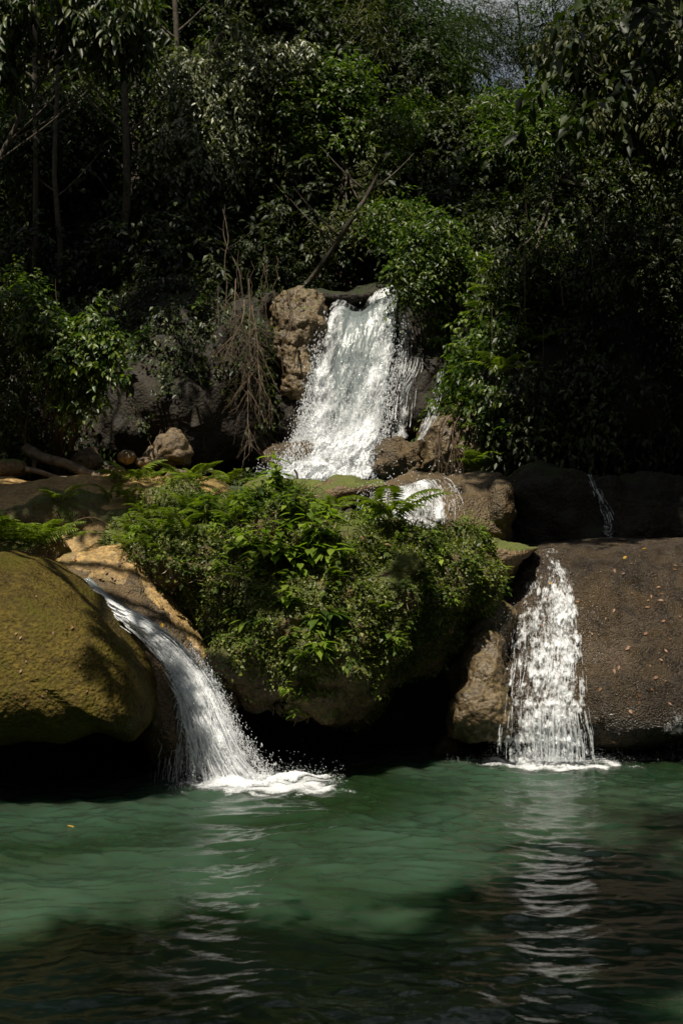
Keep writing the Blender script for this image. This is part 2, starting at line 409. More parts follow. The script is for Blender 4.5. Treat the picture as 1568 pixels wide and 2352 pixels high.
M['l_dark'] = leaf_mat('dark_leaf', [(.006,.010,.003),(.014,.024,.005),(.03,.045,.010),(.05,.062,.018)], .5,.2,spec=.3)
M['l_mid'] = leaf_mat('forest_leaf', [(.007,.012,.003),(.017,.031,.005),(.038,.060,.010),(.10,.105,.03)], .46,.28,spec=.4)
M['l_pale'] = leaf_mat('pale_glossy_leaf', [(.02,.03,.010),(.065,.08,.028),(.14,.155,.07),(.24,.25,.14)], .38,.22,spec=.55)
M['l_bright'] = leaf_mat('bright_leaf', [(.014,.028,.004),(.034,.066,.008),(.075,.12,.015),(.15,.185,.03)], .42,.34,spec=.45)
M['l_olive'] = leaf_mat('olive_leaf', [(.014,.020,.005),(.036,.046,.012),(.07,.08,.024),(.12,.115,.04)], .5,.25,spec=.3)
M['l_fine'] = leaf_mat('fine_leaf', [(.008,.016,.003),(.018,.036,.005),(.035,.06,.008)], .55,.3,spec=.3)
M['l_plant'] = leaf_mat('broad_plant_leaf', [(.09, .14, .016), (.15, .21, .025), (.23, .29, .045)], .32, .42, spec=.6)
M['l_yellow'] = leaf_mat('yellow_green_leaf', [(.20, .28, .03), (.30, .36, .05)], .35, .4)
M['l_ground'] = leaf_mat('ground_cover_leaf', [(.03, .045, .006), (.07, .095, .012), (.13, .155, .02), (.21, .23, .035)], .5, .3)
M['l_fern'] = leaf_mat('fern_leaflet', [(.07, .105, .010), (.13, .17, .018), (.20, .24, .03)], .5, .4)
M['l_dead'] = leaf_mat('fallen_leaf', [(.06, .028, .014), (.15, .06, .022), (.24, .13, .07), (.12, .035, .015)], .6, .1, (1, .8, .5))
M['l_gold'] = leaf_mat('yellow_fallen_leaf', [(.55, .30, .02), (.62, .36, .03)], .5, .2, (1, .8, .4))
M['straw'] = plain_mat('dry_straw', (.13, .09, .045), (.34, .27, .17), .8, 20, .1)
M['foam'] = foam_mat('white_water')
M['foam_thin'] = foam_mat('thin_white_water', ns=(44, 10), soft=.24)
M['foam_soft'] = foam_mat('misty_white_water', ns=(16, 6), soft=.4, fine=40)
M['glassy'] = foam_mat('grey_blue_water', col=(.24, .28, .28), ns=(20, 3), soft=.45, rough=.12, trans=.3)
M['drop'] = drop_mat('water_drops', (.88, .9, .92), alpha=.62)
M['strand'] = drop_mat('water_strands', (.88, .9, .92), alpha=.5)
M['pool'] = water_mat('pool_water', (.010, .023, .008), (.034, .068, .041), sss=1.8)
M['stream'] = water_mat('stream_water', (.03, .045, .04), (.07, .09, .08), .1, .4)

# ------------------------------------------------------------------ camera, sky, sun
cam = bpy.data.cameras.new('camera'); co = bpy.data.objects.new('camera', cam); COL.objects.link(co)
co.location = (0, 0, H); co.rotation_euler = (math.pi / 2, 0, 0)
cam.sensor_fit = 'VERTICAL'; cam.sensor_height = 36; cam.lens = 36 * F / 2352; cam.clip_end = 500; cam.clip_start = .05
cam.dof.use_dof = True; cam.dof.focus_distance = 11.0; cam.dof.aperture_fstop = 4.0
sc.camera = co
w = bpy.data.worlds.new('World'); sc.world = w; w.use_nodes = True
nt = w.node_tree; bg = nt.nodes['Background']; bg.inputs['Strength'].default_value = .042
sky = nt.nodes.new('ShaderNodeTexSky'); sky.sky_type = 'NISHITA'; sky.sun_disc = False
elev = math.asin(SUN[2]); az = math.atan2(SUN[0], SUN[1])
sky.sun_elevation = elev; sky.sun_rotation = az; sky.air_density = 1.0; sky.dust_density = 1.5
tcw = nt.nodes.new('ShaderNodeTexCoord').outputs['Generated']
cl = ramp(nt, noise_n(nt, tcw, 3.2, 8, .6, .5), [(.42, 0), (.6, 1)])
nt.links.new(mixc(nt, cl, sky.outputs[0], (7.5, 7.6, 7.8)), bg.inputs['Color'])
sl = bpy.data.lights.new('sun', 'SUN'); so = bpy.data.objects.new('sun', sl); COL.objects.link(so)
sl.energy = 5.0; sl.angle = math.radians(.5); sl.color = (1, .925, .79)
so.rotation_euler = Vector(SUN).to_track_quat('Z', 'Y').to_euler(); so.location = Vector(SUN) * 30
sc.view_settings.view_transform = 'Standard'; sc.view_settings.look = 'None'; sc.view_settings.exposure = .35; sc.view_settings.gamma = 1
sc.cycles.transparent_max_bounces = 24; sc.cycles.max_bounces = 8; sc.cycles.diffuse_bounces = 3; sc.cycles.glossy_bounces = 3
sc.cycles.caustics_reflective = False; sc.cycles.caustics_refractive = False
sc.cycles.sample_clamp_indirect = 4.0

# ------------------------------------------------------------------ terrain
def terrain_z(x, y):
    P = np.stack([x, y, 0 * x], -1)
    n = fbm(P * .35, 3, 4)
    z = -.7 + 2.3 * sstep(12.9, 13.4, y) + .55 * sstep(13.8, 14.3, y)
    cl_y = 16.7 + .35 * n
    z = z + 2.3 * sstep(cl_y, cl_y + .5, y)
    z = z + (np.clip(y, 17.3, 27) - 17.3) * .42 - np.maximum(y - 27, 0) * .12
    side = sstep(3.9, 6.2, np.abs(x - .1)) * (1 - sstep(12, 17, y)) + sstep(-3, -6, y) * .999
    z = z + side * 3.0 + np.maximum(np.abs(x) - 7, 0) * .42
    z = z + np.maximum(-y - 5, 0) * .4
    return z + .16 * n + .05 * fbm(P * 1.7, 8, 3)
xs = np.unique(np.r_[np.arange(-40, -6, .8), np.arange(-6, 6, .1), np.arange(6, 40.1, .8)])
ys = np.unique(np.r_[np.arange(-30, 11, .8), np.arange(11, 20, .1), np.arange(20, 60.1, .8)])
X, Yg = np.meshgrid(xs, ys, indexing='ij')
TV = np.stack([X.ravel(), Yg.ravel(), terrain_z(X.ravel(), Yg.ravel())], -1)
def grid_faces(a, b):
    i, j = np.meshgrid(np.arange(a - 1), np.arange(b - 1), indexing='ij'); i = i.ravel(); j = j.ravel()
    return np.stack([i * b + j, (i + 1) * b + j, (i + 1) * b + j + 1, i * b + j + 1], -1)
TF = grid_faces(len(xs), len(ys))
o = put('ground', TV, TF, M['soil'], local=True); tag(o, kind='structure')

# ------------------------------------------------------------------ pool water
def waves(x, y):
    q = np.stack([x, y, 0 * x], -1)
    wx = x + .22 * fbm(q * .9, 21, 2); wy = y + .18 * fbm(q * .9 + 7, 23, 2)
    z = np.zeros_like(x)
    r2 = np.random.default_rng(5)
    for k in range(54):
        lam = .07 * (1.055 ** k) * r2.uniform(.9, 1.1)
        th = r2.normal(1.35, .75)
        a = .00125 * (lam / .3) ** .65
        kx, ky = math.cos(th) * 2 * np.pi / lam, math.sin(th) * 2 * np.pi / lam
        s = np.sin(kx * wx + ky * wy + r2.uniform(0, 6.28))
        z += a * (s + .28 * s * s)
    for cx, cy, am, lam in ((-.78, 10.15, .012, .26), (1.5, 11.2, .012, .24)):
        r = np.hypot(x - cx, y - cy); z += am * np.exp(-r / 1.6) * np.sin(2 * np.pi * r / lam + 1.5 * fbm(q * 1.3, 31, 2))
    z = z + .010 * (1 - np.abs(vnoise(np.stack([wx * 1.7, wy * 4.2, 0 * x], -1), 51))) ** 2 + .0062 * (1 - np.abs(vnoise(np.stack([wx * 4.4, wy * 9.5, 0 * x + 3], -1), 52))) ** 2 - .006
    return z * (.75 + .35 * fbm(q * .45, 41, 2))
xs = np.unique(np.round(np.r_[-14:-4:.3, -4:4.2:.02, 4.2:14:.3], 4)); ys = np.unique(np.round(np.r_[-9:3:.25, 3:12.9:.018], 4))
X, Yg = np.meshgrid(xs, ys, indexing='ij'); X = X.ravel(); Yg = Yg.ravel()
Z = waves(X, Yg)
o = put('water', np.stack([X, Yg, Z], -1), grid_faces(len(xs), len(ys)), M['pool'], local=True); tag(o, kind='structure')
def pool_z(x, y): return waves(np.atleast_1d(np.float64(x)), np.atleast_1d(np.float64(y)))[0]
# stream water held on the ledges
def flat_pool(name, x0, x1, y0, y1, z):
    xs = np.arange(x0, x1, .05); ys = np.arange(y0, y1, .05); X, Y = np.meshgrid(xs, ys, indexing='ij'); X = X.ravel(); Y = Y.ravel()
    zz = z + .02 * fbm(np.stack([X * 3, Y * 3, 0 * X], -1), 4, 3)
    o = put(name, np.stack([X, Y, zz], -1), grid_faces(len(xs), len(ys)), M['stream'], local=True); tag(o, kind='structure')
flat_pool('stream_water', -.9, 1.2, 14.0, 16.9, 2.28)
flat_pool('ledge_water', .9, 4.6, 12.9, 14.2, 1.66)

# ------------------------------------------------------------------ rocks
ROCK = {}
def rock(key, name, label, cat, mat, outline, c, Yc, Tf, Tb, sub=6, p=2.3, slope=0, terms=(), post=None):
    V, Fc = blob_verts(outline, c, sub, Yc, Tf, Tb, p, slope)
    V = displace(V, Fc, terms)
    if post: V = post(V)
    o = put(name, V, Fc, M[mat]); tag(o, label, cat)
    ROCK[key] = (V, Fc, BVHTree.FromPolygons([tuple(v) for v in V], [tuple(f) for f in Fc.tolist()]), o)
    return o
rock('dome', 'boulder', 'huge smooth algae-brown rounded boulder overhanging the pool beside the slanting fall', 'boulder', 'dome',
     [(-420, 1330), (-200, 1290), (0, 1272), (80, 1290), (160, 1335), (230, 1390), (290, 1460), (335, 1540), (352, 1610), (345, 1660), (300, 1700), (230, 1678), (150, 1702), (60, 1694), (0, 1704), (-200, 1710), (-420, 1700)],
     (20, 1530), 10.3, .9, 1.4, 7, 3.1, .45, (t_fbm(.05, 1.1, 1, 3), t_fbm(.008, 9, 2, 3), t_knob(.006, 30, 3)))
rock('chute', 'rock_chute', 'brown wet rock chute that carries the slanting fall between boulder and mossy mound', 'rock', 'brown',
     [(60, 1340), (110, 1285), (200, 1264), (300, 1275), (370, 1340), (440, 1430), (520, 1540), (560, 1610), (500, 1650), (440, 1690), (437, 1740), (410, 1775), (360, 1750), (330, 1690), (250, 1600), (150, 1480)],
     (350, 1540), 11.5, .95, .9, 7, 3.0, .55, (t_fbm(.05, 1.6, 4, 4), t_fbm(.02, 7, 5, 3), t_knob(.02, 18, 6)))
rock('saddle', 'ochre_saddle', 'smooth ochre limestone saddle at the head of the slanting fall', 'rock', 'ochre',
     [(95, 1300), (140, 1272), (200, 1268), (235, 1252), (300, 1250), (340, 1300), (400, 1370), (450, 1450), (520, 1540), (510, 1600), (470, 1560), (425, 1480), (380, 1430), (330, 1385), (270, 1350), (190, 1340), (120, 1325)],
     (330, 1350), 11.35, .35, .8, 6, 2.2, .5, (t_fbm(.04, 2, 7, 4), t_fbm(.02, 8, 8, 3), t_knob(.015, 16, 9)))
rock('mound', 'mossy_mound', 'broad moss-covered rock mound overhanging the pool between the two lower falls', 'rock', 'mossy',
     [(285, 1255), (320, 1200), (400, 1170), (500, 1150), (570, 1118), (640, 1105), (720, 1120), (785, 1162), (850, 1205), (950, 1212), (1050, 1215), (1100, 1232), (1122, 1270), (1118, 1330), (1085, 1370), (1052, 1400), (1046, 1460), (1020, 1520), (980, 1560), (930, 1575), (870, 1580), (820, 1615), (760, 1630), (720, 1620), (690, 1590), (640, 1580), (560, 1585), (500, 1570), (495, 1500), (458, 1440), (412, 1385), (355, 1335), (300, 1300)],
     (730, 1370), 11.7, 1.15, 1.3, 7, 2.35, .45, (t_fbm(.2, 1.4, 12, 3), t_fbm(.06, 4.5, 13, 4), t_knob(.12, 3.6, 14), t_fbm(.018, 16, 15, 3)))
rock('wall', 'limestone_wall', 'broad dark brown rounded limestone wall under the straight fall', 'rock', 'wall',
     [(1165, 1290), (1200, 1262), (1260, 1250), (1400, 1246), (1568, 1243), (1900, 1235), (2250, 1250), (2400, 1480), (2250, 1720), (1900, 1728), (1640, 1720), (1568, 1712), (1500, 1722), (1400, 1728), (1330, 1718), (1230, 1722), (1150, 1712), (1090, 1680), (1075, 1560), (1095, 1460), (1120, 1380)],
     (1640, 1500), 12.5, 1.2, 2.0, 7, 3.9, .75, (t_fbm(.05, .9, 16, 3), t_fbm(.012, 7, 17, 5), t_knob(.009, 26, 18)))
rock('flank', 'rough_rock', 'rough lumpy brown rock flanking the straight fall beside the dark hollow', 'rock', 'knob',
     [(1110, 1372), (1150, 1362), (1178, 1400), (1172, 1500), (1175, 1600), (1190, 1680), (1150, 1712), (1080, 1705), (1030, 1690), (1032, 1640), (1050, 1570), (1052, 1500), (1062, 1430)],
     (1110, 1560), 11.5, .5, .8, 6, 2.6, .5, (t_fbm(.06, 3, 19, 4), t_knob(.05, 7, 20), t_knob(.02, 20, 21)))
rock('bank', 'ledge_shoulder', 'ochre shoulder of rock above the dark hollow at the head of the straight fall', 'rock', 'greenrock',
     [(1090, 1240), (1130, 1232), (1200, 1250), (1240, 1258), (1200, 1290), (1170, 1330), (1130, 1350), (1080, 1330), (1070, 1280)],
     (1140, 1285), 12.1, .45, .9, 5, 2.2, .3, (t_fbm(.04, 3, 22, 3), t_knob(.03, 10, 23)))
rock('hollow', 'hollow_knob', 'mossy knob hanging under the ledge beside the dark hollow', 'rock', 'knob',
     [(1050, 1300), (1120, 1250), (1140, 1290), (1145, 1330), (1125, 1360), (1100, 1400), (1060, 1405), (1040, 1360)],
     (1090, 1330), 11.75, .45, .4, 5, 2.2, 0, (t_fbm(.05, 5, 24, 3), t_knob(.05, 9, 25)))
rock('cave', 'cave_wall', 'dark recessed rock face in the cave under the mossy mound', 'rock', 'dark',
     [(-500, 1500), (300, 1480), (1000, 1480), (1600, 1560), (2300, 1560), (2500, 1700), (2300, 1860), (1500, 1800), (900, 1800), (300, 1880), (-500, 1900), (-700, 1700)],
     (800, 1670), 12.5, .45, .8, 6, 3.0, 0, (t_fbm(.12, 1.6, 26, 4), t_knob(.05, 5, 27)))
rock('foot', 'foot_stone', 'small tan stone at the waterline beside the foot of the straight fall', 'stone', 'pale_stone',
     [(1010, 1700), (1030, 1685), (1055, 1700), (1060, 1730), (1040, 1752), (1000, 1752), (985, 1735)], (1025, 1722), 11.75, .2, .3, 5, 2.2, 0, (t_fbm(.03, 5, 28, 3),))
rock('shelf', 'waterline_shelf', 'thin reddish-tan rock shelf just breaking the water under the mound', 'rock', 'ochre',
     [(800, 1764), (850, 1757), (930, 1752), (975, 1756), (930, 1763), (860, 1772)], (885, 1761), 11.35, .25, .3, 5, 2.2, 0, (t_fbm(.015, 6, 29, 3),))
# middle tier
rock('terrace', 'ochre_terrace', 'wide ochre rock terrace below the boulder and fallen log', 'rock', 'ochre',
     [(-420, 1120), (-100, 1108), (0, 1108), (250, 1104), (420, 1100), (525, 1102), (545, 1135), (540, 1200), (480, 1290), (200, 1320), (-100, 1310), (-420, 1290)],
     (150, 1200), 13.35, .9, 1.2, 6, 2.3, 1.4, (t_fbm(.08, 1.2, 30, 4), t_fbm(.02, 7, 31, 3)))
rock('under', 'shaded_bank', 'shaded mossy bank under the ochre terrace', 'rock', 'mossy',
     [(-300, 1190), (0, 1180), (120, 1150), (220, 1145), (325, 1165), (340, 1270), (200, 1340), (-300, 1340)], (100, 1240), 12.7, .35, .6, 6, 2.5, 0, (t_fbm(.1, 2, 32, 4), t_knob(.05, 6, 33)))
rock('fernbank', 'fern_bank', 'low earthy bank of pale rock under bright ferns behind the huge boulder', 'rock', 'greenrock',
     [(-250, 1250), (0, 1225), (60, 1232), (140, 1245), (165, 1290), (100, 1330), (-250, 1330)], (0, 1280), 11.7, .4, .5, 5, 2.2, 0, (t_fbm(.06, 3, 34, 4), t_knob(.04, 8, 35)))
rock('lipA', 'moss_ledge', 'flat moss-topped ledge before the white foam of the tall fall', 'rock', 'greenrock',
     [(560, 1112), (600, 1100), (700, 1101), (760, 1106), (760, 1130), (700, 1170), (570, 1160)], (660, 1130), 13.5, .5, .5, 5, 2.2, .4, (t_fbm(.05, 3, 36, 3),))
rock('lipB', 'moss_hummock', 'humped moss-topped stone beside the small white cascade', 'rock', 'greenrock',
     [(725, 1108), (790, 1096), (840, 1098), (885, 1103), (893, 1118), (860, 1128), (810, 1150), (750, 1190), (700, 1170), (690, 1130)], (770, 1135), 13.3, .5, .5, 6, 2.2, .4, (t_fbm(.06, 3, 37, 3), t_knob(.02, 10, 38)))
rock('casc', 'cascade_rock', 'rounded wet brown rock under the small middle cascade', 'rock', 'brown',
     [(880, 1125), (940, 1096), (1000, 1088), (1080, 1083), (1150, 1088), (1172, 1120), (1178, 1180), (1165, 1240), (1050, 1260), (900, 1250), (800, 1200), (800, 1150)],
     (1000, 1170), 13.3, .65, .8, 6, 2.3, .8, (t_fbm(.05, 2, 39, 3), t_fbm(.02, 9, 40, 3), t_knob(.02, 16, 41)))
rock('casc2', 'rock_lobe', 'dark lobed rock beside the small middle cascade', 'rock', 'brown',
     [(1110, 1150), (1140, 1100), (1170, 1110), (1180, 1180), (1170, 1240), (1120, 1240), (1105, 1200)], (1145, 1175), 13.0, .3, .5, 5, 2.2, 0, (t_fbm(.03, 4, 42, 3), t_knob(.02, 16, 43)))
rock('darkA', 'shaded_ledge', 'shaded dark rock ledge above the broad limestone wall', 'rock', 'dark',
     [(1150, 1090), (1200, 1062), (1300, 1068), (1350, 1080), (1420, 1100), (1700, 1100), (2000, 1110), (2000, 1300), (1500, 1300), (1200, 1300), (1160, 1200)],
     (1500, 1190), 14.0, .6, 1, 6, 2.4, .3, (t_fbm(.12, 2, 44, 4), t_knob(.06, 4, 45, (1, 1, .35)), t_knob(.03, 10, 46)))
rock('boulderA', 'pale_boulder', 'pale tan pitted boulder lit by sun on the terrace behind the ferns', 'boulder', 'pale_stone',
     [(345, 1030), (365, 1010), (400, 1002), (425, 1015), (440, 1040), (435, 1070), (350, 1075), (335, 1055)], (388, 1040), 14.9, .3, .35, 5, 2.2, 0, (t_fbm(.06, 4, 47, 4), t_knob(.06, 7, 48)))
rock('boulderB', 'grey_boulder', 'grey-brown angular boulder behind the fallen log', 'boulder', 'pale_stone',
     [(165, 1050), (185, 1032), (215, 1030), (238, 1055), (240, 1085), (200, 1095), (160, 1085)], (200, 1062), 15.0, .25, .3, 5, 2.2, 0, (t_fbm(.06, 4, 49, 4), t_knob(.05, 6, 50)))
for k, (cx, cy, r, lb) in enumerate([(262, 1082, 22, 'small tan stone at the broken end of the fallen log'), (330, 1062, 14, 'little pale stone beside the pale tan boulder'),
                                     (405, 1098, 22, 'sunny flat stone among the terrace ferns'), (290, 1050, 18, 'rounded brown stone between the two larger boulders'), (30, 1075, 30, 'mossy stone before the roots at the edge of the terrace')]):
    an = np.linspace(0, 2 * np.pi, 9)[:-1]
    rock('st%d' % k, 'small_stone', lb, 'stone', 'pale_stone' if k != 4 else 'greenrock', [(cx + r * (1.2 + .3 * random.random()) * math.cos(a), cy + r * (.75 + .2 * random.random()) * math.sin(a)) for a in an], (cx, cy), 14.4 if k != 2 else 13.6, r / 200, r / 180, 4, 2.2, 0, (t_fbm(.02, 7, 50 + k, 3),))
# upper tier
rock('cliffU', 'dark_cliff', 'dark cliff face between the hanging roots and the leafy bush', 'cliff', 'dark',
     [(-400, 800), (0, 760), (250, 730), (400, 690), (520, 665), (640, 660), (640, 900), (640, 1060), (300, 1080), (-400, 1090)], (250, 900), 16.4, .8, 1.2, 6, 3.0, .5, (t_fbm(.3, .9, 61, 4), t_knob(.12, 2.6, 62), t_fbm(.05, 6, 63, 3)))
rock('cliffL', 'knobbly_cliff', 'brown knobbly rock beside the tall fall, moss on its crown', 'cliff', 'knob',
     [(628, 700), (650, 672), (690, 664), (725, 670), (745, 690), (736, 740), (722, 800), (712, 870), (700, 930), (650, 935), (628, 880), (640, 830), (650, 800), (635, 760)],
     (690, 790), 16.35, .5, .8, 7, 2.4, .45, (t_fbm(.13, 1.8, 64, 3), t_knob(.14, 4.2, 65), t_knob(.05, 11, 66), t_fbm(.01, 30, 67, 2)))
rock('cliffL2', 'cliff_foot', 'dark wet foot of the knobbly cliff beside the tall fall', 'cliff', 'dark',
     [(620, 880), (720, 880), (730, 960), (720, 1030), (640, 1050), (600, 1020), (610, 950)], (670, 960), 16.3, .45, .6, 6, 2.3, 0, (t_fbm(.1, 2, 68, 4), t_knob(.06, 6, 69)))
rock('foamrock', 'splashed_rock', 'low brown rock splashed by the foam of the tall fall', 'rock', 'brown',
     [(598, 1040), (630, 1020), (690, 1015), (725, 1025), (720, 1060), (650, 1100), (600, 1085)], (655, 1055), 15.6, .35, .5, 5, 2.2, 0, (t_fbm(.06, 3, 70, 4), t_knob(.04, 9, 71)))
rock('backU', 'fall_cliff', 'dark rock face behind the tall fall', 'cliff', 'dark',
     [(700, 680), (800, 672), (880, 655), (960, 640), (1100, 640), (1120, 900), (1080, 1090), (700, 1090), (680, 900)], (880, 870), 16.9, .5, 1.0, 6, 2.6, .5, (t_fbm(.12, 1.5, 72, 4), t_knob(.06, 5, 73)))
rock('capU', 'fall_crest', 'dark wet rock crest over which the tall fall begins', 'rock', 'dark',
     [(640, 672), (720, 668), (800, 668), (860, 655), (900, 640), (960, 650), (960, 690), (860, 692), (800, 705), (700, 700)], (820, 680), 16.9, .35, .6, 5, 2.2, .2, (t_fbm(.06, 3, 74, 4),))
rock('secR', 'streaked_rock', 'smooth dark rock between the two thin streams beside the tall fall', 'rock', 'dark',
     [(905, 830), (960, 800), (1010, 810), (1030, 850), (1025, 930), (1000, 990), (960, 1015), (905, 1000), (890, 920)], (960, 910), 16.2, .5, .6, 6, 2.2, .5, (t_fbm(.1, 2, 75, 3), t_fbm(.03, 6, 76, 3)))
rock('knobR', 'knobbly_boulder', 'dark knobbly boulder at the foot of the tall fall beside its foam', 'boulder', 'brown',
     [(862, 1030), (880, 1012), (910, 1000), (945, 1012), (970, 1020), (975, 1060), (950, 1092), (880, 1100), (850, 1080)], (912, 1052), 15.3, .4, .5, 6, 2.2, 0, (t_fbm(.08, 3, 77, 4), t_knob(.07, 7, 78), t_knob(.03, 15, 79)))
rock('rootR', 'root_draped_rock', 'moss-edged rock draped with roots beside the thin streams', 'rock', 'knob',
     [(975, 980), (1000, 955), (1040, 930), (1090, 900), (1150, 890), (1180, 980), (1150, 1070), (1080, 1092), (1000, 1095), (945, 1090), (950, 1040)], (1060, 1010), 15.4, .55, .8, 6, 2.2, .5, (t_fbm(.1, 2, 80, 4), t_knob(.08, 5, 81, (1, 1, .5)), t_knob(.03, 14, 82)))
rock('cliffR', 'ivy_cliff', 'tall cliff hidden under ivy and ferns beside the thin streams', 'cliff', 'dark',
     [(1035, 690), (1100, 640), (1300, 570), (1700, 520), (2000, 600), (2000, 1100), (1600, 1090), (1250, 1075), (1130, 1070), (1090, 1000), (1040, 930), (1030, 780)], (1450, 820), 16.2, 1.2, 1.5, 6, 2.8, .9, (t_fbm(.3, 1.0, 83, 4), t_knob(.15, 2.2, 84)))

def hit(px, py, keys, default=None):
    d = Vector(((px - 784) / F, 1, (1176 - py) / F)).normalized(); best = None
    for k in keys:
        r = ROCK[k][2].ray_cast(Vector((0, 0, H)), d)
        if r[0] is not None and (best is None or r[3] < best[1]): best = (r[0], r[3], r[1])
    if best is None:
        return (at(px, py, default), np.array([0, -.5, .86])) if default else (None, None)
    return np.array(best[0]), np.array(best[2])

# ------------------------------------------------------------------ white water
def fall_grid(left, right, nu, nv, keys=None, depth=None, lift=.03, ballistic=None):
    Lp = path_interp(left, nv); Rp = path_interp(right, nv)
    u = np.linspace(0, 1, nu)
    px = Lp[:, None, 0] * (1 - u) + Rp[:, None, 0] * u; py = Lp[:, None, 1] * (1 - u) + Rp[:, None, 1] * u
    v = np.linspace(0, 1, nv)
    dd = np.asarray(depth, float)      # rows of (v, Y)
    Yd = np.interp(v, dd[:, 0], dd[:, 1])[:, None] + 0 * px
    if keys:
        cu, cv = 14, 26
        ui = np.linspace(0, nu - 1, cu).astype(int); vi = np.linspace(0, nv - 1, cv).astype(int)
        G = np.zeros((cv, cu))
        for a, i in enumerate(vi):
            for b, j in enumerate(ui):
                h, _ = hit(px[i, j], py[i, j], keys)
                G[a, b] = Yd[i, j] if h is None else min(h[1] - lift, Yd[i, j])
        for _ in range(2):
            Gp = np.pad(G, 1, mode='edge'); G = np.minimum(G, (Gp[:-2, 1:-1] + Gp[2:, 1:-1] + Gp[1:-1, :-2] + Gp[1:-1, 2:]) / 4 + .03)
        # bilinear back to the full grid
        R = np.stack([np.interp(np.arange(nu), ui, g) for g in G]); Yd = np.stack([np.interp(np.arange(nv), vi, R[:, j]) for j in range(nu)], 1)
    return px, py, Yd, u, v
def sheet(name, parent, g, mat, density, off=0., lump=.03, lf=(7, 2.5), seed=0, bow=0.):
    px, py, Yd, u, v = g
    P = at(px, py, Yd)
    nv, nu = px.shape
    wm = np.linalg.norm(P[:, -1] - P[:, 0], axis=1).mean(); W = np.broadcast_to(u[None] * wm, px.shape)
    Lm = np.r_[0, np.cumsum(np.linalg.norm(np.diff(P[:, nu // 2], axis=0), axis=1))]; Lv = np.broadcast_to(Lm[:, None], px.shape)
    q = np.stack([W.ravel() * lf[0], Lv.ravel() * lf[1], np.full(W.size, seed * 3.7)], -1)
    n = fbm(q, seed, 4).reshape(px.shape)
    P = P.copy(); P[..., 1] += -off - lump * n - bow * (1 - (2 * u[None] - 1) ** 2)
    dens = density(u[None] + 0 * px, v[:, None] + 0 * px, fbm(q * .6, seed + 5, 3).reshape(px.shape))
    flow = np.stack([W, Lv, np.full(W.shape, float(seed))], -1).reshape(-1, 3)
    return put(name, P.reshape(-1, 3), grid_faces(nv, nu), mat, parent, attrs={'flow': flow, 'foam_cover': np.clip(dens, 0, 1.6).ravel()})
OCT_V = np.array([[1, 0, 0], [-1, 0, 0], [0, 1, 0], [0, -1, 0], [0, 0, 1], [0, 0, -1]], float)
OCT_F = np.array([[0, 2, 4], [2, 1, 4], [1, 3, 4], [3, 0, 4], [2, 0, 5], [1, 2, 5], [3, 1, 5], [0, 3, 5]])
def drops(P, r, D=None, stretch=1.0):
    n = len(P); r = np.broadcast_to(r, (n,)); st = np.broadcast_to(stretch, (n,))
    V = OCT_V[None] * r[:, None, None] * rng.uniform(.7, 1.3, (n, 1, 3))
    if D is None: D = np.tile([0, 0, 1.], (n, 1))
    D = nrm(D); A = nrm(np.cross(D, np.array([.3, .9, .1]))); B = np.cross(D, A)
    W = V[..., 0:1] * A[:, None] + V[..., 1:2] * B[:, None] + V[..., 2:3] * D[:, None] * st[:, None, None]
    V = W + P[:, None]
    return V.reshape(-1, 3), (np.arange(n)[:, None, None] * 6 + OCT_F).reshape(-1, 3)
def foam_patch(name, parent, cx, cy, rx, ry, hgt, seed, z=None, n=(120, 60)):
    """heaped foam lying on the pool: a lumpy mound"""
    a = np.linspace(-1, 1, n[0]); b = np.linspace(-1, 1, n[1]); A, B = np.meshgrid(a, b, indexing='ij')
    X = cx + A * rx; Y = cy + B * ry
    q = np.stack([X.ravel() * 9, Y.ravel() * 9, np.full(X.size, seed)], -1)
    nn = fbm(q, seed, 5).reshape(X.shape); e = np.clip(1 - A ** 2 - B ** 2, 0, 1)
    Z = (waves(X.ravel(), Y.ravel()).reshape(X.shape) if z is None else z) + .006 + hgt * e * (.6 + .6 * nn)
    flow = np.stack([X, Y, 0 * X], -1).reshape(-1, 3)
    return put(name, np.stack([X, Y, Z], -1).reshape(-1, 3), grid_faces(*n), M['foam_patch'], parent, attrs={'flow': flow, 'foam_cover': np.clip(e * 1.25 + .5 * nn, 0, 1.6).ravel() * (e.ravel() > 0)})
M['foam_patch'] = foam_mat('foam_on_water', ns=(9, 22), soft=.3, fine=60, cover=1.0)

# --- tall upper fall
T = empty('waterfall', at(760, 1100, 15.6), 'tall white waterfall plunging from the forest into foam', 'waterfall')
g = fall_grid([(762, 700), (742, 740), (728, 800), (718, 870), (706, 930), (690, 1000), (655, 1060), (628, 1100)], [(918, 655), (925, 700), (922, 760), (912, 830), (900, 900), (888, 970), (868, 1030), (852, 1100)], 150, 260,
              None, [(0, 16.75), (.08, 16.35), (.3, 16.1), (.7, 15.75), (1, 15.35)])
# the crest dips between its two shoulders
px, py = g[0], g[1]; u, v = g[3], g[4]
py += (np.exp(-((u[None] - .42) / .16) ** 2) * 26 * np.clip(1 - v[:, None] * 5, 0, 1))
edge = lambda u, n, k=.10: sstep(0, k, u + .07 * n) * sstep(0, k, 1 - u + .07 * n)
sheet('water_sheet', T, g, M['glassy'], lambda u, v, n: edge(u, n) * 1.5 * (1 - .5 * sstep(.5, .9, v)), 0, .05, (6, 1.2), 1)
sheet('white_sheet', T, g, M['foam_soft'], lambda u, v, n: edge(u, n, .14) * (.36 + .42 * v + .75 * np.exp(-((u - .10) / .13) ** 2) + .35 * np.exp(-((u - .82) / .14) ** 2) * (v < .35) + .45 * n + .9 * sstep(.62, .9, v) - .45 * np.exp(-((u - .5) / .22) ** 2) * np.exp(-((v - .25) / .2) ** 2)), .07, .05, (9, 3), 2)
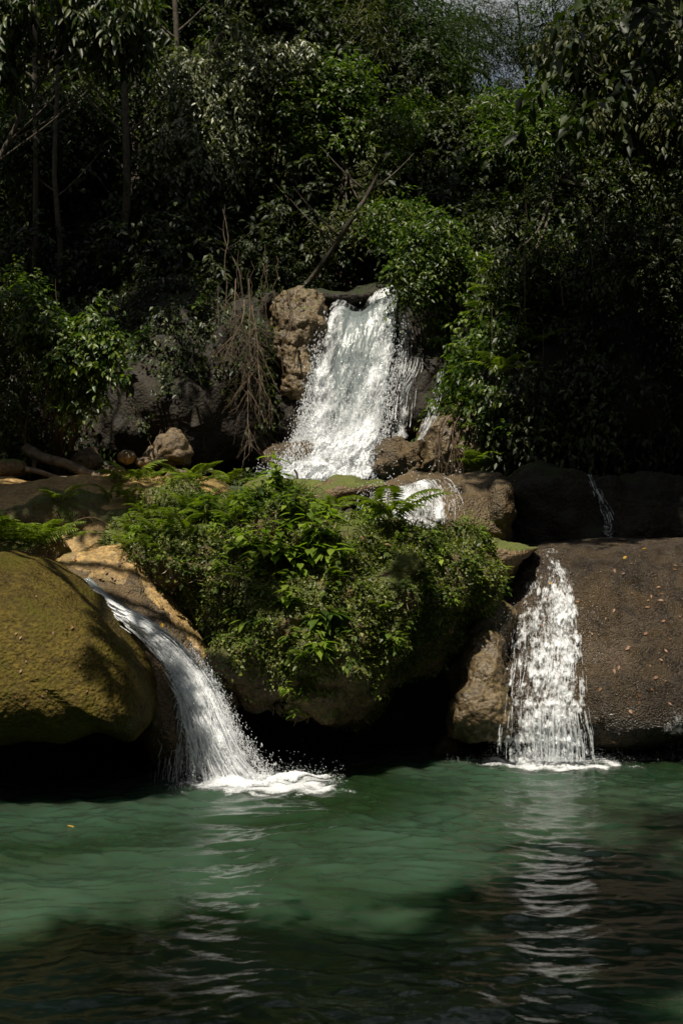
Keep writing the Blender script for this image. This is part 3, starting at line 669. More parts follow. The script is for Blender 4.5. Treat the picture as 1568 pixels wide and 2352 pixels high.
sheet('white_sheet', T, g, M['foam'], lambda u, v, n: edge(u, n, .16) * (.20 + .48 * v + .55 * np.exp(-((u - .08) / .12) ** 2) + .30 * np.exp(-((u - .75) / .14) ** 2) + .4 * n + .8 * sstep(.65, .95, v) + .5 * (v < .05) - .35 * np.exp(-((u - .45) / .2) ** 2) * (v < .45)), .15, .055, (12, 5), 3)
sheet('white_sheet', T, g, M['foam'], lambda u, v, n: edge(u, n, .12) * (.06 + .46 * v + .4 * np.exp(-((u - .07) / .1) ** 2) + .45 * n + .9 * sstep(.6, .92, v)), .24, .06, (16, 7), 4)
n = 9000
vv = rng.beta(2.2, 1.1, n); uu = np.where(rng.uniform(size=n) < .55, rng.normal(0, .05, n), rng.uniform(-.02, 1.04, n)); uu = np.where(rng.uniform(size=n) < .16, rng.normal(1.0, .06, n), uu)
ii = (vv * 259).astype(int); lpx = g[0][ii, 0]; rpx = g[0][ii, -1]
P = at(lpx + (rpx - lpx) * uu, g[1][ii, 0] * (1 - np.clip(uu, 0, 1)) + g[1][ii, -1] * np.clip(uu, 0, 1) + rng.normal(0, 6, n), g[2][ii, 0] - rng.uniform(-.1, .45, n))
Vd, Fd = drops(P, rng.uniform(.0025, .0075, n) * (1 + .6 * (rng.uniform(size=n) < .07)), np.tile([-.1, 0, -1.], (n, 1)), rng.uniform(1, 2.6, n))
o = put('spray', Vd, Fd, M['drop'], T); o['kind'] = 'stuff'
# burst of foam at the base
def burst(name, parent, cx, cy, Y, rx, ry, rz, n, seed):
    V, Fc = ico(5) if 5 not in ICO else ICO[5]
    c = at(cx, cy, Y); W = V * np.array([rx, ry, rz]) + c
    q = W * 5
    W = W + V * (.12 * fbm(q, seed, 5) + .05 * fbm(q * 4, seed, 4))[:, None]
    flow = np.stack([W[:, 0], W[:, 2], W[:, 1]], -1); d = .55 + .45 * fbm(W * 3, seed, 3) + .3 * V[:, 2] * 0
    facing = np.clip(-V[:, 1], 0, 1)
    o = put(name, W, Fc, M['foam'], parent, attrs={'flow': flow, 'foam_cover': np.clip(-.6 + 1.15 * facing + .6 * fbm(W * 6, seed, 4), 0, 1.3)})
    P = c + rand_dir(n) * np.array([rx, ry, rz]) * rng.uniform(.8, 1.5, (n, 1)) ** 1.2
    return P
PP = [burst('foam', T, 735, 1075, 15.1, .42, .3, .24, 1700, 5), burst('foam', T, 800, 1040, 15.2, .32, .25, .34, 1300, 6), burst('foam', T, 675, 1085, 15.1, .28, .25, .12, 1200, 7), burst('foam', T, 770, 1000, 15.35, .35, .2, .3, 900, 8)]
P = np.concatenate(PP); Vd, Fd = drops(P, rng.uniform(.0025, .007, len(P)), None, rng.uniform(1, 1.8, len(P))); o = put('splash', Vd, Fd, M['drop'], T); o['kind'] = 'stuff'

# --- thin streams beside it
def strand_paths(g, us, v0, v1, m, wob=.02, gap=0., fwd=0.):
    px, py, Yd, u, v = g; nv = len(v); out = []
    for a, s, e in zip(us, v0, v1):
        t = np.linspace(s, min(e, 1), m); i = t * (nv - 1); j = np.full(m, np.clip(a, 0, 1) * (len(u) - 1))
        i0 = np.clip(i.astype(int), 0, nv - 2); f = i - i0; j0 = int(min(j[0], len(u) - 2)); fj = j[0] - j0
        def bl(A): return (A[i0, j0] * (1 - fj) + A[i0, j0 + 1] * fj) * (1 - f) + (A[i0 + 1, j0] * (1 - fj) + A[i0 + 1, j0 + 1] * fj) * f
        P = at(bl(px), bl(py), bl(Yd) - fwd)
        q = np.stack([t * 6 + a * 91, np.full(m, a * 57), np.zeros(m)], -1)
        P[:, 0] += wob * fbm(q, 3, 3); P[:, 1] += wob * fbm(q + 40, 4, 3) + (a - np.clip(a, 0, 1)) * 0
        out.append(P)
    return np.array(out)
def strands(name, parent, g, n, r, u_fn, v0_fn, len_fn, m=26, wob=.02, sides=4, fwd=(0, .1)):
    us = u_fn(n); v0 = v0_fn(n); v1 = v0 + len_fn(n)
    P = strand_paths(g, us, v0, v1, m, wob); P[..., 1] -= rng.uniform(fwd[0], fwd[1], (n, 1))
    t = np.linspace(0, 1, m)[None]
    q = np.stack([(t * rng.uniform(8, 26, (n, 1)) + rng.uniform(0, 99, (n, 1))).ravel(), np.zeros(n * m), np.zeros(n * m)], -1)
    R = r * rng.uniform(.4, 1.5, (n, 1)) * np.clip(.75 + .75 * vnoise(q, 2).reshape(n, m), .06, 2) * np.clip(np.minimum(t, 1 - t) * 12, .1, 1)
    V, Fc = tubes(P, R, sides)
    return put(name, V, Fc, M['strand'], parent)
def small_fall(name, label, left, right, depth, keys, dens, n_str, nu=60, nv=120, lift=.03, r=.005, base=(0, .02), name_g=None, mat='foam_thin', glassy=True):
    T = empty(name, at((left[-1][0] + right[-1][0]) / 2, (left[-1][1] + right[-1][1]) / 2, depth[-1][1]), label, 'waterfall')
    g = fall_grid(left, right, nu, nv, keys, depth, lift)
    if glassy: sheet('water_sheet', T, g, M['glassy'], lambda u, v, n: .9 * edge(u, n, .3) * dens(u, v, n), 0, .01, (6, 2), 1)
    sheet('white_sheet', T, g, M[mat], lambda u, v, n: edge(u, n, .25) * dens(u, v, n), .015, .02, (9, 3), 2)
    sheet('white_sheet', T, g, M[mat], lambda u, v, n: edge(u, n, .25) * (dens(u, v, n) - .1 + .3 * n), .035, .03, (12, 5), 3)
    if n_str: strands('strands', T, g, n_str, r * .8, lambda n: np.clip(rng.normal(.5, .25, n), 0, 1), lambda n: rng.uniform(0, .75, n), lambda n: rng.uniform(.08, .3, n), 16, .012, 4, base)
    return T, g
small_fall('thin_stream', 'thin white stream over dark rock next to the tall fall', [(940, 800), (918, 850), (900, 880), (890, 930), (888, 1000)], [(975, 800), (975, 850), (958, 890), (950, 940), (945, 1010)], [(0, 16.2), (1, 15.5)], ['secR'], lambda u, v, n: .26 + .34 * n + .35 * np.exp(-((u - .55) / .25) ** 2), 40, mat='foam_soft')
small_fall('side_stream', 'short white stream tumbling onto moss at the edge of the ivy cliff', [(1000, 860), (985, 920), (970, 970), (955, 1012)], [(1030, 840), (1024, 900), (1002, 960), (972, 1008)], [(0, 15.9), (1, 15.3)], ['secR', 'rootR'], lambda u, v, n: .46 + .34 * n, 50)
small_fall('veil_stream', 'faint watery veil over dark rock between the tall fall and the thin streams', [(915, 700), (918, 780), (905, 850), (895, 900)], [(950, 720), (945, 780), (940, 850), (925, 900)], [(0, 16.4), (1, 15.9)], ['secR'], lambda u, v, n: .22 + .3 * n, 60, glassy=False)
small_fall('shaded_stream', 'narrow dim stream in the shade above the broad limestone wall', [(1345, 1090), (1365, 1140), (1378, 1190), (1380, 1235)], [(1362, 1090), (1385, 1140), (1410, 1190), (1412, 1235)], [(0, 14), (1, 13.1)], ['darkA'], lambda u, v, n: .5 + .3 * n, 20)
# --- middle cascade
TM, gm = small_fall('cascade', 'small foaming cascade behind the big fern in the middle of the rocks', [(885, 1128), (835, 1132), (815, 1160), (800, 1210)], [(1010, 1090), (1040, 1110), (1060, 1150), (1065, 1215)], [(0, 13.2), (1, 12.5)], ['casc'], lambda u, v, n: (.62 + .35 * n - .35 * sstep(.6, 1, u) + .2 * np.exp(-((u - .15) / .15) ** 2) - .25 * np.exp(-((u - .3) / .05) ** 2)), 320, 100, 120)
n = 900; P = at(rng.uniform(820, 1060, n), 1150 - rng.exponential(26, n) + rng.uniform(0, 50, n), rng.uniform(12.5, 13.0, n)); Vd, Fd = drops(P, rng.uniform(.003, .007, n)); o = put('spray', Vd, Fd, M['drop'], TM); o['kind'] = 'stuff'

# --- slanting fall
T = empty('waterfall', at(560, 1790, 10.35), 'white fall slanting down beside the huge rounded boulder', 'waterfall')
gl = fall_grid([(185, 1335), (230, 1390), (285, 1435), (345, 1490), (395, 1560), (425, 1640), (440, 1720), (452, 1798)], [(205, 1325), (265, 1375), (335, 1415), (420, 1475), (485, 1560), (525, 1650), (560, 1720), (618, 1790)], 110, 260,
               ['chute', 'saddle'], [(0, 12.0), (.3, 11.3), (.55, 10.62), (.8, 10.35), (1, 10.25)], .04)
dn = lambda u, v, n: .74 + .3 * n + .22 * np.exp(-((v - .2) / .1) ** 2) - .55 * np.exp(-((v - .36) / .07) ** 2) * sstep(.35, .8, u) - .35 * sstep(.72, 1, v) * (u < .6) - .25 * (v < .1)
sheet('water_sheet', T, gl, M['glassy'], lambda u, v, n: edge(u, n, .12) * (1.4 - 1.0 * sstep(.45, .75, v)), 0, .015, (6, 2), 1)
sheet('white_sheet', T, gl, M['foam'], lambda u, v, n: edge(u, n, .2) * dn(u, v, n), .03, .04, (9, 3), 2)
sheet('white_sheet', T, gl, M['foam'], lambda u, v, n: edge(u, n, .2) * (dn(u, v, n) - .1 + .25 * n), .06, .05, (12, 5), 3)
sheet('white_sheet', T, gl, M['foam_thin'], lambda u, v, n: edge(u, n, .25) * (dn(u, v, n) - .25 + .35 * n), .10, .06, (14, 6), 4)
strands('strands', T, gl, 230, .0062, lambda n: np.clip(rng.beta(1.0, 1.0, n), 0, 1), lambda n: rng.uniform(.5, .88, n), lambda n: rng.uniform(.06, .3, n), 30, .035, 4, (-.02, .14))
strands('fine_strands', T, gl, 260, .004, lambda n: rng.uniform(0, 1, n), lambda n: rng.uniform(.1, .8, n), lambda n: rng.uniform(.05, .14, n), 14, .02, 4, (0, .12))
# thin outer strings thrown towards the boulder
n = 60; v0 = rng.uniform(.58, .7, n); src = strand_paths(gl, rng.uniform(0, .35, n), v0, v0 + .01, 2, 0)[:, 0]
t = np.linspace(0, 1, 20)[None, :, None]; vel = np.stack([rng.uniform(-.22, .15, n), rng.uniform(-.12, .05, n), 0 * v0], -1)[:, None]
P = src[:, None] + vel * t; P[..., 2] = src[:, None, 2] * (1 - t[..., 0] ** 1.6); P[..., 0] += .012 * vnoise(np.stack([(t[..., 0] * 14 + v0[:, None] * 900).ravel()] * 3, -1), 3).reshape(n, 20)
R = .0036 * rng.uniform(.4, 1.3, (n, 1)) * np.clip(.6 + .9 * vnoise(np.stack([(t[..., 0] * 30 + v0[:, None] * 700).ravel()] * 3, -1), 7).reshape(n, 20), .05, 2)
Vs, Fs = tubes(P, R, 4); put('thin_strands', Vs, Fs, M['strand'], T)
n = 6500; vv = rng.uniform(.45, 1, n); ii = (vv * 259).astype(int); s = rng.exponential(.14, n); rt = rng.uniform(size=n) < .7
uu = np.where(rt, 1 + s * (vv - .3), -s * .35); uu = np.where(rng.uniform(size=n) < .35, rng.uniform(0, 1, n), uu)
pxx = gl[0][ii, 0] + (gl[0][ii, -1] - gl[0][ii, 0]) * uu
P = at(pxx, gl[1][ii, -1] + rng.normal(0, 12, n), gl[2][ii, -1] - rng.uniform(-.1, .25, n)); P = P[P[:, 2] > .01]; n = len(P)
Vd, Fd = drops(P, rng.uniform(.001, .0036, n) * (1 + 1.2 * (rng.uniform(size=n) < .06)), np.tile([.25, 0, -1.], (n, 1)), rng.uniform(1, 3.2, n)); o = put('spray', Vd, Fd, M['drop'], T); o['kind'] = 'stuff'
foam_patch('foam', T, -.70, 10.16, .42, .26, .07, 3)
foam_patch('foam', T, -.42, 10.42, .46, .13, .05, 4)
foam_patch('foam', T, -.55, 10.1, .75, .42, .012, 14)
n = 5000; a = rng.uniform(0, 6.28, n); rr = rng.uniform(0, 1.25, n); X0 = -.62 + .52 * rr * np.cos(a); Y0 = 10.25 + .3 * rr * np.sin(a)
P = np.stack([X0, Y0, waves(X0, Y0) + rng.exponential(.035, n)], -1); Vd, Fd = drops(P, rng.uniform(.001, .0036, n)); o = put('splash', Vd, Fd, M['drop'], T); o['kind'] = 'stuff'

# --- straight fall
T = empty('waterfall', at(1265, 1745, 11.25), 'straight white fall spreading down the broad limestone wall into the pool', 'waterfall')
gr = fall_grid([(1215, 1262), (1200, 1330), (1178, 1420), (1162, 1520), (1145, 1620), (1140, 1690), (1140, 1748)], [(1285, 1258), (1318, 1320), (1332, 1420), (1342, 1520), (1350, 1620), (1360, 1690), (1368, 1748)], 130, 280,
               ['wall', 'flank'], [(0, 13), (.5, 12), (.88, 11.3), (1, 11.2)], .035)
Yr = gr[2]
for j in range(Yr.shape[1]): Yr[:, j] = np.minimum.accumulate(Yr[:, j])
dr = lambda u, v, n: (.17 + .30 * sstep(.02, .30, v) + .26 * n + .20 * np.exp(-((u - .68) / .3) ** 2) + .02 * sstep(.8, .95, v) - .05 * (u < .3))
sheet('white_sheet', T, gr, M['foam_scale'] if 'foam_scale' in M else M['foam_thin'], lambda u, v, n: edge(u, n, .14) * dr(u, v, n), .0, .015, (12, 9), 2)
sheet('white_sheet', T, gr, M['foam_thin'], lambda u, v, n: edge(u, n, .14) * (dr(u, v, n) - .03 + .15 * n), .02, .02, (26, 18), 3)
sheet('white_sheet', T, gr, M['foam_thin'], lambda u, v, n: edge(u, n, .16) * (dr(u, v, n) - .10 + .2 * n), .04, .025, (34, 22), 4)
strands('strands', T, gr, 90, .006, lambda n: np.where(rng.uniform(size=n) < .72, rng.uniform(.36, .98, n), rng.uniform(0, 1, n)), lambda n: rng.uniform(.74, .95, n), lambda n: rng.uniform(.05, .28, n), 24, .02, 5, (0, .09))
strands('fine_strands', T, gr, 110, .003, lambda n: rng.uniform(-.0, 1.0, n), lambda n: rng.uniform(.3, .93, n), lambda n: rng.uniform(.03, .12, n), 14, .012, 4, (0, .05))
n = 6000; X0 = rng.uniform(1120, 1385, n); yy = rng.uniform(1380, 1748, n)
P = at(X0, yy, 11.22 + (1748 - yy) / 370 * .15 + rng.uniform(-.12, .05, n)); k = rng.uniform(size=n) < (.25 + .75 * sstep(1600, 1720, yy)); P = P[k]
Vd, Fd = drops(P, rng.uniform(.001, .003, len(P)), None, rng.uniform(1, 3, len(P))); o = put('spray', Vd, Fd, M['drop'], T); o['kind'] = 'stuff'
foam_patch('foam', T, 1.72, 11.16, .44, .13, .045, 8)
foam_patch('foam', T, 1.45, 11.14, .5, .10, .03, 9)
foam_patch('foam', T, 1.65, 11.0, .75, .3, .01, 19)
n = 4500; X0 = rng.normal(1.62, .3, n); Y0 = 11.15 + rng.normal(0, .07, n)
P = np.stack([X0, Y0, waves(X0, Y0) + rng.exponential(.024, n)], -1); Vd, Fd = drops(P, rng.uniform(.001, .003, n)); o = put('splash', Vd, Fd, M['drop'], T); o['kind'] = 'stuff'
# --- dripping wall edge
T = empty('drip_curtain', at(1500, 1745, 11.4), 'sparse curtain of drips falling from the lip of the broad limestone wall', 'dripping water')
n = 46; dx = np.r_[rng.uniform(1380, 1568, 20), rng.normal(1540, 16, 14), rng.uniform(1568, 1800, 12)]; n = len(dx)
t = np.linspace(0, 1, 22); P = np.stack([at(d + 2 * vnoise(np.stack([t * 5 + d] * 3, -1), 3), 1690 + t * 56, 11.33) for d in dx]); P[..., 2] = np.maximum(P[..., 2], 0)
R = .0028 * rng.uniform(.3, 1.3, (n, 1)) * np.clip(1.6 * vnoise(np.stack([(t[None] * 22 + dx[:, None]).ravel()] * 3, -1), 7).reshape(n, 22), .04, 2)
Vs, Fs = tubes(P, R, 4); put('strands', Vs, Fs, M['drop'], T)
n = 420; P = np.stack([rng.uniform(2.05, 2.9, n), 11.3 + rng.normal(0, .05, n), rng.exponential(.03, n) + .012], -1); Vd, Fd = drops(P, rng.uniform(.001, .003, n)); o = put('splash', Vd, Fd, M['drop'], T); o['kind'] = 'stuff'
small_fall('wall_trickle', 'faint trickle wetting the limestone wall well aside of the straight fall', [(1525, 1330), (1515, 1450), (1512, 1580), (1508, 1700)], [(1548, 1330), (1560, 1450), (1566, 1580), (1572, 1700)], [(0, 12.6), (1, 11.3)], ['wall'], lambda u, v, n: .24 + .2 * n, 0, glassy=False, r=.0025, mat='foam_soft')

# ------------------------------------------------------------------ plants on the rocks
MV, MF = ROCK['mound'][0], ROCK['mound'][1]
def frond(L=.42, n=17, w=.13, arch=.55, fine=True):
    """one fern frond growing along +x, local"""
    t = np.linspace(0.02, 1, n)
    rx = L * t * (1 - .12 * t); rz = L * arch * (t - 1.05 * t * t)
    V = []; parts = []
    path = np.stack([np.r_[0, rx], 0 * np.r_[0, rx], np.r_[0, rz]], -1)
    a = tubes(path[None], np.linspace(.0022, .0006, n + 1)[None], 3); parts.append((a[0], np.concatenate([a[1][:, [0, 1, 2]], a[1][:, [0, 2, 3]]])))
    pl = w * np.sin(np.pi * np.clip(t * .88 + .12, 0, 1)) ** .8 * (1 - .25 * t)
    for sgn in (-1, 1):
        P = np.stack([rx, 0 * rx, rz], -1)[2:]; Lp = pl[2:]
        D = np.stack([.38 + 0 * Lp, sgn + 0 * Lp, -.18 + 0 * Lp], -1) + rng.normal(size=(len(P), 3)) * .05
        if fine:
            parts.append(leaves(P, D, np.tile([0, 0, 1.], (len(P), 1)), Lp, L * .032))
            D = nrm(D)
            for q in range(0):
                f = (q + .3) / 7
                for s2 in (-1, 1):
                    D2 = D * .55 + s2 * np.array([.85, -.3 * sgn, 0]); PP = P + D * (Lp * f)[:, None] - np.array([0, 0, .15]) * (Lp * f * f)[:, None]
                    parts.append(leaves(PP, D2, np.tile([0, 0, 1.], (len(P), 1)), Lp * .2 * (1 - f * .6), Lp * .085 * (1 - .4 * f)))
        else:
            parts.append(leaves(P, D, np.tile([0, 0, 1.], (len(P), 1)), Lp, L * .05))
    return join(parts)
fr_fine = [make_mesh('frond', *frond(.44, 20, .12, a_)) for a_ in (.5, .7, .35)]
fr_small = [make_mesh('frond', *frond(.26, 13, .07, a_, False)) for a_ in (.5, .7)]
for m_ in fr_fine + fr_small: m_.materials.append(M['l_fern'])
def fern(px, py, keys, label, n=7, s=1.0, fine=True, default=None, group=None, tilt=.5, face=-1.6, spread=2.2):
    P, N = hit(px, py, keys, default)
    if P is None: return
    T = empty('fern', P, label, 'fern', group)
    for k in range(n):
        me = (fr_fine if fine else fr_small)[k % (3 if fine else 2)]
        o = bpy.data.objects.new('frond', me); COL.objects.link(o); o.parent = T
        a = face + spread * (k / max(n - 1, 1) - .5) * 1.9 + rng.normal(0, .15)
        o.rotation_euler = (rng.normal(0, .2), -tilt * rng.uniform(.3, 1.2), a); q = s * rng.uniform(.75, 1.15); o.scale = (q, q, q)
    return T
def plant_mesh(nl, L, W, h, kind):
    """leafy stem: local, base at 0"""
    P = []; D = []; N = []; Ls = []
    lean = np.array([rng.normal(0, .25), -.55, 0])
    for k in range(nl):
        f = (k + 1) / nl; a = (k // 2) * 1.57 + (k % 2) * 3.14 + rng.normal(0, .25)
        c = lean * h * f * f + np.array([0, 0, h * f])
        dv = np.array([math.cos(a), math.sin(a), -.35 + .35 * f + rng.normal(0, .15)])
        P.append(c + dv * .02); D.append(dv); N.append([dv[0] * .3, dv[1] * .3, 1]); Ls.append((.6 + .5 * math.sin(f * 2.6)) * rng.uniform(.8, 1.15))
    Ls = np.array(Ls)
    lv = leaves(np.array(P), np.array(D), np.array(N), L * Ls, W * Ls, LEAF_NEAR)
    t = np.linspace(0, 1, 8)[:, None]; st = tubes((lean * h * t * t + np.array([0, 0, h]) * t)[None], np.linspace(.004, .0015, 8)[None], 5)
    return lv, st
def plant(px, py, keys, label, L=.12, W=.06, h=.16, nl=10, mat='l_plant', default=None, group=None, name='leafy_plant', stems=3, push=.0, spread=.05):
    P, N = hit(px, py, keys, default)
    if P is None: return
    P = P + N * push
    T = empty(name, P, label, 'plant', group)
    lv = []; st = []
    for k in range(stems):
        a, b = plant_mesh(nl, L, W, h * rng.uniform(.5, 1.2), 0)
        off = np.array([rng.normal(0, spread), rng.normal(0, spread * .3) - .01, rng.normal(0, spread * .8)])
        lv.append((a[0] + off, a[1])); zz = np.clip(b[0][:, 2:3] / h, 0, 1); st.append((b[0] + off * zz, b[1]))
    V, Fc = join(lv); put('foliage', V, Fc, M[mat], T, local=True)
    V, Fc = join(st); put('stem', V, Fc, M['stem'], T, local=True)
    return T
MO = ['mound', 'hollow', 'bank']
for (x, y, lb, kw) in [
    (700, 1245, 'large broad-leaved plant with many bright drooping leaves at the heart of the mound', dict(nl=12, stems=5, spread=.07, h=.2)),
    (690, 1300, 'broad-leaved plant hanging just under the largest leafy plant of the mound', dict(nl=10, stems=4, spread=.06)),
    (560, 1262, 'broad-leaved plant beside the dry grass on the mound', dict(nl=10, stems=4)),
    (610, 1255, 'small drooping plant between the two biggest broad-leaved plants', dict(nl=8, stems=2)),
    (665, 1385, 'broad-leaved sprig under the dark gap of the mound', dict(nl=8, stems=2, L=.1)),
    (745, 1440, 'long-leaved plant hanging low on the mound above a small fern', dict(L=.16, W=.052, nl=9, stems=4, h=.15, mat='l_bright')),
    (735, 1490, 'tuft of long drooping leaves beneath the long-leaved plant', dict(L=.15, W=.05, nl=7, stems=2, h=.08)),
    (640, 1130, 'leafy plant in front of the white foam at the mound crest', dict(nl=12, stems=5, spread=.1, h=.22)),
    (600, 1150, 'narrow-leaved plant on the mound crest', dict(L=.11, W=.03, nl=12, stems=5, h=.18, mat='l_bright')),
    (712, 1125, 'tall plant with big toothed leaves standing up before the foam', dict(L=.17, W=.09, nl=6, stems=2, h=.2)),
    (850, 1205, 'narrow-leaved bushy plant near the big fern', dict(L=.12, W=.028, nl=16, stems=6, h=.18, spread=.05)),
    (820, 1175, 'tuft of lance-shaped leaves before the small cascade', dict(L=.12, W=.026, nl=12, stems=5, h=.14, spread=.07, mat='l_bright')),
    (620, 1300, 'broad-leaved plant below the small drooping plant', dict(nl=9, stems=3, spread=.06)),
    (745, 1290, 'broad-leaved plant leaning from the largest leafy plant towards the dark side', dict(nl=9, stems=3, spread=.06)),
    (1008, 1285, 'plant with five large yellow-green leaves alone on the dark side of the mound', dict(L=.13, W=.065, nl=5, stems=1, h=.07, mat='l_yellow')),
    (655, 1600, 'small plant dangling from the underside of the mound', dict(L=.06, W=.028, nl=9, stems=3, h=.1, mat='l_bright', push=.1)),
    (800, 1545, 'pale green sprig hanging at the lower edge of the mound', dict(L=.07, W=.03, nl=8, stems=2, h=.08, mat='l_bright')),
    (470, 1375, 'single pale broad-leaved seedling on the sloping mound', dict(L=.08, W=.045, nl=4, stems=1, h=.04, mat='l_bright')),
    (570, 1440, 'spiky dark leafy tuft below the bare earth of the mound', dict(L=.1, W=.03, nl=10, stems=3, h=.1)),
    (1015, 1455, 'bright sprig at the mound edge beside the dark hollow', dict(L=.07, W=.035, nl=7, stems=2, h=.08, mat='l_bright')),
    (880, 1455, 'lobed pale leaf sprig low on the mossy mound', dict(L=.08, W=.05, nl=5, stems=1, h=.05, mat='l_bright')),
    (690, 1190, 'leafy plant just behind the largest leafy plant', dict(L=.1, W=.05, nl=10, stems=4, spread=.08)),
    (760, 1190, 'dense leafy sprig where the mound crest dips', dict(L=.09, W=.04, nl=10, stems=4, spread=.08)),
    (540, 1180, 'tall slender leafy plant among the crest ferns', dict(L=.11, W=.035, nl=12, stems=4, spread=.08, mat='l_bright')),
]: plant(x, y, MO, lb, **kw)
for (x, y, s, n, lb) in [(895, 1192, 1.25, 9, 'big upright fern in front of the white cascade'), (1000, 1195, .85, 6, 'low fern spreading beside the big upright fern'), (1075, 1205, 1.1, 7, 'fern with fronds reaching over the shaded edge of the mound'),
                         (845, 1195, .6, 4, 'short fern half hidden by narrow-leaved plants'), (700, 1515, .55, 4, 'single small fern hanging under the long-leaved plant')]:
    fern(x, y, MO, lb, n, s, spread=1.7 if s > .6 else 1)
for i, (x, y) in enumerate([(395, 1195), (345, 1190), (318, 1232), (440, 1178), (482, 1172), (520, 1172), (300, 1258), (540, 1200), (470, 1205), (420, 1225), (365, 1225), (350, 1260), (770, 1170)]):
    fern(x, y, MO, 'light green fern in the thick row along the ochre side of the mound crest', 6, rng.uniform(.55, .85), group='ferns along the mound crest', spread=1.9)
for i, (x, y) in enumerate([(15, 1232), (60, 1236), (100, 1240), (140, 1246), (-40, 1230), (35, 1245), (85, 1250)]):
    fern(x, y, ['fernbank'], 'bright fern of the patch behind the huge rounded boulder', 7, rng.uniform(.7, 1), group='ferns behind the boulder', default=11.7)
for i, (x, y) in enumerate([(300, 1106), (345, 1104), (430, 1106), (395, 1108), (455, 1110), (510, 1106), (535, 1112), (275, 1108)]):
    fern(x, y, ['terrace'], 'small fern rooted on the edge of the ochre terrace', 7, rng.uniform(.7, 1), group='ferns on the ochre terrace', default=13.7, fine=False if i % 2 else True)
for i, (x, y) in enumerate([(260, 1150), (310, 1155), (140, 1150), (330, 1175)]):
    fern(x, y, ['terrace', 'under'], 'shaded fern hanging below the terrace edge', 6, .7, group='ferns below the terrace edge', default=13.0)
for i, (x, y) in enumerate([(985, 1520), (870, 1400), (560, 1330), (620, 1330), (450, 1440), (770, 1330)]):
    fern(x, y, MO, 'tiny fern tucked into the moss of the mound', 4, .8, fine=False, group='tiny ferns in the mound moss', spread=1.2)
for i, (x, y, s) in enumerate([(1105, 1062, 1.1), (1130, 1068, 1.0), (1090, 1075, .8)]):
    fern(x, y, ['rootR', 'cliffR'], 'bright fern drooping over the rock beneath the ivy cliff', 6, s, default=15.0, group='ferns beneath the ivy cliff')

# ground cover on the mound (stuff)
def mmask(P, N):
    x, y = to_px(P)
    m = (N[:, 1] < .3) * (P[:, 1] < 12.2)
    m = m * sstep(-.45, .3, fbm(P * 2.6, 77, 3) + .35 * N[:, 2] + .25 * (y < 1560) - .6 * sstep(1600, 1660, y))
    bare = np.exp(-((x - 330) / 70) ** 2 - ((y - 1345) / 60) ** 2) + np.exp(-((x - 470) / 50) ** 2 - ((y - 1530) / 60) ** 2) + .75 * np.exp(-((x - 580) / 90) ** 2 - ((y - 1225) / 30) ** 2)
    return m * np.clip(1 - bare, .05, 1)
P, N = sample_surface(MV, MF, 58000, mmask); n = len(P)
sz = rng.uniform(.012, .032, n) * (1 + .8 * (rng.uniform(size=n) < .08))
D = N * .35 + rng.normal(size=(n, 3)) * .6 + np.array([0, -.1, -.3]); up_ = N * .9 + np.array([0, -.2, .7]) + rng.normal(size=(n, 3)) * .3
V1 = leaves(P + N * rng.uniform(0, .03, n)[:, None], D, up_, sz, sz * .62)
o = put('ground_cover', *V1, M['l_ground'], origin=np.array([0, 11.4, 0])); tag(o, 'carpet of tiny green leaves over the mossy mound', 'ground cover', kind='stuff')
# grass and sedge blades, dry straw
def blades(name, label, mat, n, mask, L, W, kind='stuff', down=.3):
    P, N = sample_surface(MV, MF, n, mask)
    D = N * .5 + rng.normal(size=(n, 3)) * .55 + np.array([0, -.2, .3 - down]); Ls = L * rng.uniform(.5, 1.4, n)
    o = put(name, *leaves(P, D, N + rng.normal(size=(n, 3)), Ls, W, LEAF_MID), M[mat], origin=np.array([0, 11.4, 0])); tag(o, label, name.replace('_', ' '), kind=kind)
blades('grass', 'green grass blades tufted over the crest of the mound', 'l_ground', 3800, lambda P, N: mmask(P, N) * (.3 + (to_px(P)[1] < 1330) + (fbm(P * 5, 3, 2) > .3)), .085, .0075)
blades('dry_grass', 'dry straw and dead roots lying between the green plants', 'straw', 1500, lambda P, N: (N[:, 1] < .1) * (np.exp(-((to_px(P)[0] - 570) / 130) ** 2 - ((to_px(P)[1] - 1250) / 70) ** 2) + .04 * (fbm(P * 4, 5, 2) > .2)), .08, .004, down=.7)
# mid-size sprigs: things, copied from three kinds
protos = []
for k, (L, W, nl, mt) in enumerate([(.045, .024, 8, 'l_bright'), (.06, .022, 9, 'l_plant'), (.05, .03, 6, 'l_bright')]):
    T = empty('sprig', (0, 0, 0), 'small leafy sprig scattered among the moss of the mound', 'sprig', 'small leafy sprigs on the mound')
    lv = []
    for s in range(3):
        a, b = plant_mesh(nl, L, W, .07, 0); off = np.array([rng.normal(0, .02), rng.normal(0, .01), rng.normal(0, .02)]); lv.append((a[0] + off, a[1]))
    V, Fc = join(lv); put('foliage', V, Fc, M[mt], T, local=True); protos.append(T)
P, N = sample_surface(MV, MF, 230, lambda P, N: mmask(P, N) * (N[:, 1] < .05))
for i, p in enumerate(P):
    if i < 3: protos[i].location = p
    else: copy_tree(protos[i % 3], p, rng.uniform(-.8, .8), rng.uniform(.7, 1.4))

